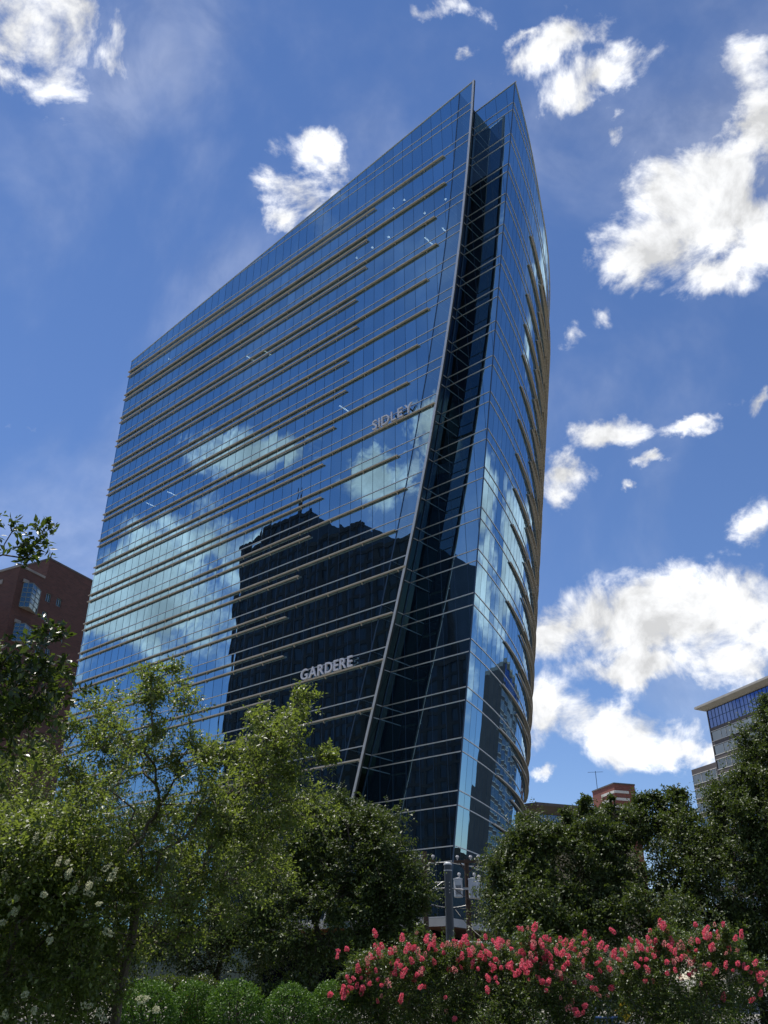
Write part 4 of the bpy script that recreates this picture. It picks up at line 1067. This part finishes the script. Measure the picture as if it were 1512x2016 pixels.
pink_shrub('pink crape myrtle shrub at the right end of its row, one branch leaning right', 34, [px_part(1330, 1940, YP + .2, 120, 66, 66, .33), px_part(1290, 1880, YP, 70, 34, 22, .27), px_part(1380, 1870, YP, 70, 34, 22, .27), px_part(1220, 1920, YP + .2, 60, 50, 22, .3), px_part(1455, 1900, YP, 45, 36, 10, .24), px_part(1330, 2020, YP, 160, 60, 50, .36), px_part(1412, 1842, YP - .4, 22, 20, 6, .18, .2), px_part(1300, 1840, YP - .4, 16, 20, 5, .18, .2), px_part(1468, 1905, YP - .4, 30, 12, 5, .16, .2)],
    [(1412, 1838, 18, 9, 8), (1300, 1834, 14, 9, 7), (1475, 1908, 16, 8, 5), (1320, 1870, 44, 20, 20), (1270, 1872, 38, 18, 18), (1400, 1856, 32, 14, 14), (1360, 1905, 40, 22, 20), (1220, 1895, 30, 14, 14), (1430, 1885, 24, 14, 8), (1495, 1925, 10, 8, 5), (1300, 1925, 50, 12, 6), (1450, 1968, 22, 6, 4), (1190, 1945, 14, 10, 5)], YP + .1, 1330)

# -- dark leafy row added in place of the shade behind the shrubs
def shade_foliage(x0, x1, Y, h, label, seed):
    g = np.random.default_rng(seed); n = int((x1 - x0) * 2600)
    root = empty('shade_foliage', ((x0 + x1) / 2, Y, 0)); tag(root, label, 'shade_foliage')
    P = np.stack([g.uniform(x0, x1, n), Y + g.normal(size=n) * .32, h * g.uniform(0, 1, n) ** .6], 1)
    P[:, 2] += .14 * np.sin(P[:, 0] * 2.1) + .08 * np.sin(P[:, 0] * 5.3 + 1); P[:, 2] = np.maximum(P[:, 2], .03)
    A = g.normal(size=(n, 3)) + np.array([0, 0, .35]); N = g.normal(size=(n, 3)) * .6 + np.array([0, 0, .8]); s_ = .09 * g.uniform(.6, 1.3, n)
    leaf_object('foliage', P, A, N, s_, s_ * .55, M['leaf_dark'], root)
    b = MB()
    for x in np.arange(x0 + .3, x1, .9): b.tube([(x, Y, 0), (x + .1, Y, h * .4), (x + g.normal() * .2, Y, h * .85)], [.03, .022, .008], 5)
    b.build('stem', M['bark'], root)
shade_foliage(-14, 13.5, 25.5, 1.6, 'long dark leafy row added in place of the shade behind the clipped shrubs and pink flowers', 61)

# -- round clipped shrubs
def clipped(label, seed, x, y, rpx, Y):
    g = np.random.default_rng(seed); c = np.array(at(x, y, Y)); r = rpx * Y / ray(x, y).y
    root = empty('clipped_shrub', (c[0], c[1], 0)); tag(root, label, 'shrub', 'round clipped shrubs')
    n = 5200; d = unit(g.normal(size=(n, 3))); lump = 1 + .05 * np.sin(d @ g.normal(size=(3, 3)) * 5).sum(1)
    P = c + d * r * lump[:, None] * g.uniform(.82, 1.03, n)[:, None]; P[:, 2] = np.where(P[:, 2] < .05, .05, P[:, 2])
    A = d + g.normal(size=(n, 3)) * .7; N = d * .9 + g.normal(size=(n, 3)) * .5 + np.array([0, 0, .15]); s_ = .045 * g.uniform(.6, 1.3, n)
    leaf_object('foliage', P, A, N, s_, s_ * .6, M['leaf_box'], root)
    b = MB(); b.tube([(c[0], c[1], 0), (c[0], c[1], c[2] * .6), (c[0] + .05, c[1], c[2])], [.05, .045, .02], 7)
    for k in range(9):
        q = unit(g.normal(size=3)) * r * .75; b.tube([(c[0], c[1], c[2] * .5), tuple(c + q)], [.022, .008], 5)
    b.build('stem', M['bark'], root)
clipped('round clipped shrub nearest the slim-stemmed tree, cream blossoms hanging over it', 41, 292, 1992, 54, 15.3)
clipped('smallest sunlit round clipped shrub between two others', 42, 383, 1982, 44, 16.7)
clipped('sunlit round clipped shrub, right-hand one of the bright three', 43, 463, 1990, 54, 15.6)
clipped('shaded round clipped shrub under the live oak, beside the bright one', 44, 570, 1994, 50, 17.2)
clipped('darkest round clipped shrub, left of the pink flowers', 45, 648, 1988, 48, 18.0)

# ------------------------------------------------------------------ poles, wires, signal and small street things
def wire(pts, r, label, material='cable', group=None):
    b = MB(); b.tube(pts, r, 5); o = b.build('cable', M[material]); tag(o, label, 'cable', group); return o
def sag(a, c, s=.25, n=10):
    a, c = Vector(a), Vector(c); return [a.lerp(c, i / n) - Vector((0, 0, s * 4 * (i / n) * (1 - i / n))) for i in range(n + 1)]

YG = 36.0
def grey_pole():
    p = at(881.5, 1703, YG); r_ = .145
    root = empty('steel_pole', (p.x, YG, 0)); tag(root, 'thick grey steel pole with a pale cap, rising from the pink flowers', 'pole')
    b = MB(); b.tube([(p.x, YG, 0), (p.x, YG, p.z)], [.175, r_], 20, cap=False); b.build('shaft', M['greypaint'], root, smooth=True)
    b = MB(); b.tube([(p.x, YG, p.z - .22), (p.x, YG, p.z - .18)], [r_ + .012, r_ + .012], 20); b.tube([(p.x, YG, p.z), (p.x, YG, p.z + .05), (p.x, YG, p.z + .10)], [r_ + .02, r_ + .015, r_ * .5], 20); b.build('cap', M['can'], root)
    for (y, dx) in ((1736, -1), (1748, -1), (1749, 1)):
        z = at(881, y, YG).z; b = MB()
        b.tube([(p.x + dx * .135, YG, z), (p.x + dx * .42, YG - .02, z - .03)], .022, 6); b.tube([(p.x + dx * .42, YG - .02, z - .03), (p.x + dx * .56, YG - .03, z - .06)], .04, 8)
        b.build('wire_clamp', M['porcelain'], root)
    for y in (1738, 1745, 1752, 1758):
        z = at(884, y, YG).z; b = MB(); b.tube([(p.x + .03, YG - .14, z), (p.x + .03, YG - .18, z)], .022, 6); b.build('bolt', M['porcelain'], root)
    return p
pg = grey_pole()
YU = 44.0
def insulator(b, p, h=.22):
    p = Vector(p)
    b.tube([p, p + Vector((0, 0, h * .35)), p + Vector((0, 0, h * .4)), p + Vector((0, 0, h * .6)), p + Vector((0, 0, h * .65)), p + Vector((0, 0, h))], [.03, .03, .075, .05, .09, .05], 9)
def utility_pole(label, x, ytop, arm, ins, with_cans):
    p = at(x, ytop, YU); root = empty('utility_pole', (p.x, YU, 0)); tag(root, label, 'pole', 'wooden utility poles behind the grey pole')
    b = MB(); b.tube([(p.x, YU, 0), (p.x, YU, p.z)], [.15, .105], 12); b.build('shaft', M['wood'], root, smooth=False)
    z = at(x, arm[2], YU).z; x0, x1 = at(arm[0], arm[2], YU).x, at(arm[1], arm[2], YU).x
    b = MB(); b.box((x0, YU - .20, z - .06), (x1, YU - .10, z + .06)); b.bar((x0 + .3, YU - .14, z - .05), (p.x, YU - .14, z - .55), .03, .05); b.bar((x1 - .2, YU - .14, z - .05), (p.x, YU - .14, z - .55), .03, .05); b.build('crossarm', M['wood'], root, bevel=.008)
    for xi in ins:
        b = MB(); insulator(b, (at(xi, arm[2], YU).x, YU - .15, z + .06)); b.build('insulator', M['porcelain'], root, smooth=False)
    if with_cans:
        for (xc, yt, yb, w) in ((900.5, 1731, 1768, 17), (930, 1731, 1770, 19), (942, 1733, 1770, 15)):
            ct = at(xc, yt, YU); cb = at(xc, yb, YU); rr = w / 2 * YU / ray(xc, yt).y
            yy = YU - .32 if xc != 942 else YU + .25
            b = MB(); n = 20
            b.tube([(ct.x, yy, cb.z), (ct.x, yy, cb.z + .03), (ct.x, yy, ct.z - .06), (ct.x, yy, ct.z - .05), (ct.x, yy, ct.z), (ct.x, yy, ct.z + .035)], [rr * .93, rr, rr, rr * 1.06, rr * 1.06, rr * .3], n)
            tr = b.build('transformer', M['can'], root, smooth=False)
            b = MB()
            for k in range(5): b.box((ct.x - rr * .55 + k * rr * .24, yy - rr - .02, cb.z + .12), (ct.x - rr * .48 + k * rr * .24, yy - rr * .7, ct.z - .3))
            b.build('cooling_fin', M['cable'] if xc < 910 else M['can'], tr)
            b = MB(); insulator(b, (ct.x + rr * .3, yy, ct.z + .02), .24); b.build('bushing', M['porcelain'], tr)
        b = MB(); zz = at(918, 1750, YU).z
        b.box((at(896, 1750, YU).x, YU - .12, zz - .05), (at(946, 1750, YU).x, YU - .06, zz + .05)); b.build('bracket', M['can'], root)
        b = MB()
        for k in range(6):
            a = Vector((p.x + .1, YU - .15, at(918, 1776 + k * 3, YU).z)); b.tube(sag(a, a + Vector((.62 - k * .06, 0, .15 - k * .05)), .32 + .05 * k, 10), .012, 4)
        b.build('cable_loop', M['cable'], root)
    return p
pu = utility_pole('wooden utility pole carrying grey transformer cans', 918, 1692, (893, 949, 1697), (900, 926, 941), True)
pv = utility_pole('wooden utility pole among the oak leaves left of the grey pole', 836, 1676, (806, 856, 1696), (813, 826, 852), False)
wg = 'overhead cables around the poles'
def W3(x, y, Y): return at(x, y, Y)
for i, (A_, B_, s_, lab) in enumerate([
        (W3(813, 1689, YU), W3(880, 1697, YU), .10, 'topmost thin cable running from the left wooden pole towards the grey pole top'),
        (W3(880, 1697, YU), W3(1010, 1706, YU), .12, 'thin cable running right from the grey pole top into the oak'),
        (W3(873, 1735, YG), W3(690, 1760, YG - 2), .5, 'upper cable running left from the clamp on the grey pole'),
        (W3(872, 1747, YG), W3(690, 1815, YG - 2), .4, 'lower cable falling left from the clamp on the grey pole'),
        (W3(891, 1748, YG), W3(1100, 1830, YG + 4), .4, 'cable falling right from the grey pole past the transformers'),
        (W3(834, 1774, YU), W3(918, 1782, YU), .18, 'pale sagging cable between the two wooden poles below the transformers'),
        (W3(834, 1781, YU), W3(918, 1789, YU), .05, 'dark low cable between the two wooden poles'),
        (W3(760, 1784, YU), W3(834, 1783, YU), .08, 'pale cable coming out of the oak leaves to the left wooden pole'),
        (W3(896, 1790, YU), W3(952, 1848, YU - 2), .1, 'thin guy wire slanting down to the right of the grey pole'),
        (W3(916, 1776, YU), W3(1010, 1800, YU), .2, 'cable leaving the transformer pole to the right')]):
    wire(sag(A_, B_, s_), .016 if i < 2 else .014, lab, 'palecable' if i in (0, 1, 2, 5, 7) else 'cable', wg)

YS = 39.0
M['signal_yellow'] = simple('signal_yellow', (.62, .36, .05), .5, 0, .06)
M['sign_green'] = simple('street_sign_green', (.0, .13, .09), .45, 0, .05)
M['sign_yellow'] = simple('warning_yellow', (.75, .42, .01), .5, 0, .05)
M['sign_blue'] = simple('painted_blue', (.015, .05, .16), .45, 0, .1)
M['barrel_orange'] = simple('barrel_orange', (.65, .20, .03), .5, 0, .08)
M['black'] = simple('black_paint', (.015, .015, .015), .5)
def signal():
    x0 = at(972, 1860, YS).x; za = at(920, 1857, YS).z
    root = empty('traffic_signal', (x0, YS, 0)); tag(root, 'yellow traffic signal hanging from a mast arm, half hidden among pink flowers', 'traffic signal')
    b = MB(); b.tube([(x0, YS, 0), (x0, YS, za + .3)], [.12, .09], 12); b.build('post', M['greypaint'], root)
    b = MB(); b.tube([(x0, YS, za), (at(890, 1855, YS).x, YS, za + .06)], [.06, .035], 8); b.build('mast_arm', M['porcelain'], root)
    xs = at(917, 1870, YS).x; zt = at(917, 1864, YS).z
    b = MB(); b.box((xs - .16, YS - .12, zt - .95), (xs + .16, YS + .12, zt)); h = b.build('signal_head', M['signal_yellow'], root, bevel=.03)
    for k in range(3):
        z = zt - .17 - k * .3; b = MB(); n = 14
        ring = [(xs + .13 * math.cos(2 * math.pi * i / n), z + .13 * math.sin(2 * math.pi * i / n)) for i in range(n)]
        b.face([(p[0], YS - .125, p[1]) for p in ring]); b.build('lens', M['black'], h)
        b = MB()
        for i in range(n // 2 + 1):
            p, q = ring[i], ring[(i + 1) % n]; b.hexa([(p[0], YS - .32, p[1]), (q[0], YS - .32, q[1]), (q[0], YS - .12, q[1]), (p[0], YS - .12, p[1])] + [(p[0], YS - .32, p[1] + .02), (q[0], YS - .32, q[1] + .02), (q[0], YS - .12, q[1] + .02), (p[0], YS - .12, p[1] + .02)])
        b.build('visor', M['signal_yellow'], h)
    b = MB(); b.tube([(xs, YS, zt - .02), (xs, YS, za + .02)], .025, 6); b.build('hanger', M['porcelain'], root)
    xs2 = at(929.5, 1870, YS - .3).x; z1 = at(929, 1865, YS - .3).z
    b = MB(); b.box((xs2 - .13, YS - .09, z1 - .28), (xs2 + .55, YS - .06, z1)); b.build('street_sign', M['sign_green'], root)
    xq = at(912.5, 1893, YS).x; zq = at(912, 1886, YS).z
    b = MB(); b.tube([(xq, YS + .3, 0), (xq, YS + .3, zq + .1)], .05, 8); b.build('signal_post', M['greypaint'], root)
    b = MB(); b.box((xq - .11, YS + .0, zq - .45), (xq + .11, YS + .2, zq)); b.build('walk_signal', M['signal_yellow'], root, bevel=.02)
signal()
def warning_sign():
    Y = 21.0; c = at(1228, 1991, Y); root = empty('warning_sign', (c.x, Y, 0)); tag(root, 'yellow diamond warning sign low between the pink shrubs', 'sign')
    b = MB(); b.tube([(c.x, Y, 0), (c.x, Y, c.z + .1)], .025, 8); b.build('post', M['can'], root)
    b = MB(); r_ = .2; f = [(c.x, c.z - r_), (c.x + r_, c.z), (c.x, c.z + r_), (c.x - r_, c.z)]
    b.hexa([(f[0][0], Y - .045, f[0][1]), (f[1][0], Y - .045, f[1][1]), (f[1][0], Y - .03, f[1][1]), (f[0][0], Y - .03, f[0][1]), (f[3][0], Y - .045, f[3][1]), (f[2][0], Y - .045, f[2][1]), (f[2][0], Y - .03, f[2][1]), (f[3][0], Y - .03, f[3][1])])
    b.build('panel', M['sign_yellow'], root)
    b = MB(); b.box((c.x - .05, Y - .05, c.z - .62), (c.x + .15, Y - .03, c.z - .25)); b.build('plate', M['sign_yellow'], root)
warning_sign()
def bike_rack():
    Y = 22.0; a, c = at(1172, 2004, Y), at(1216, 2004, Y); root = empty('blue_railing', ((a.x + c.x) / 2, Y, 0)); tag(root, 'dark blue painted metal railing low behind the pink shrubs', 'railing')
    b = MB(); b.tube([(a.x, Y, a.z), (c.x, Y, a.z)], .03, 8); b.build('rail', M['sign_blue'], root)
    for k in range(5):
        x = a.x + (c.x - a.x) * k / 4; b = MB(); b.tube([(x, Y, 0), (x, Y, a.z)], .022, 8); b.build('post', M['sign_blue'], root)
bike_rack()
def barrel(x, y, label):
    Y = 30.0; p = at(x, y, Y); root = empty('traffic_barrel', (p.x, Y, 0)); tag(root, label, 'traffic barrel', 'orange traffic barrels')
    b = MB(); h = p.z
    b.tube([(p.x, Y, .0), (p.x, Y, .1), (p.x, Y, .12), (p.x, Y, h * .55), (p.x, Y, h * .56), (p.x, Y, h - .04), (p.x, Y, h)], [.36, .36, .28, .25, .23, .2, .16], 16); b.build('body', M['barrel_orange'], root)
    b = MB()
    for f in (.35, .7): b.tube([(p.x, Y, h * f), (p.x, Y, h * f + .12)], [.275 - f * .04, .27 - f * .04], 16)
    b.build('reflective_band', M['whitetrim'], root)
barrel(404, 1924, 'orange traffic barrel seen above the smallest round shrub, its top in the sun')
barrel(383, 1938, 'lower orange traffic barrel, mostly hidden by the smallest round shrub')
p = at(445, 1940, 29.0); b = MB(); b.tube([(p.x, 29, 0), (p.x, 29, p.z - .05), (p.x, 29, p.z)], [.11, .11, .05], 12); o = b.build('bollard', M['whitetrim']); tag(o, 'white bollard standing behind the clipped shrubs', 'bollard')

# --- low dark block off to the right: mirrored at the foot of the curved glass
def low_block():
    root = empty('low_block', (112, 152, 0)); tag(root, 'low dark flat-roofed block mirrored at the foot of the curved glass side', 'building')
    b = MB(); b.box((92, 138, 0), (140, 175, 13)); b.box((92, 138, 13.01), (108, 150, 17)); b.build('wall', M['darkglass'], root)
    b = MB(); b.box((91.7, 137.7, 12.2), (140.3, 137.99, 13.4)); b.box((91.7, 138.0, 12.2), (91.99, 175.3, 13.4)); b.build('parapet', M['brownpier'], root)
    for k in range(9):
        b = MB(); b.box((94 + k * 5, 137.9, 4), (97 + k * 5, 137.98, 10)); b.build('window', M['win_dark'], root)
low_block()
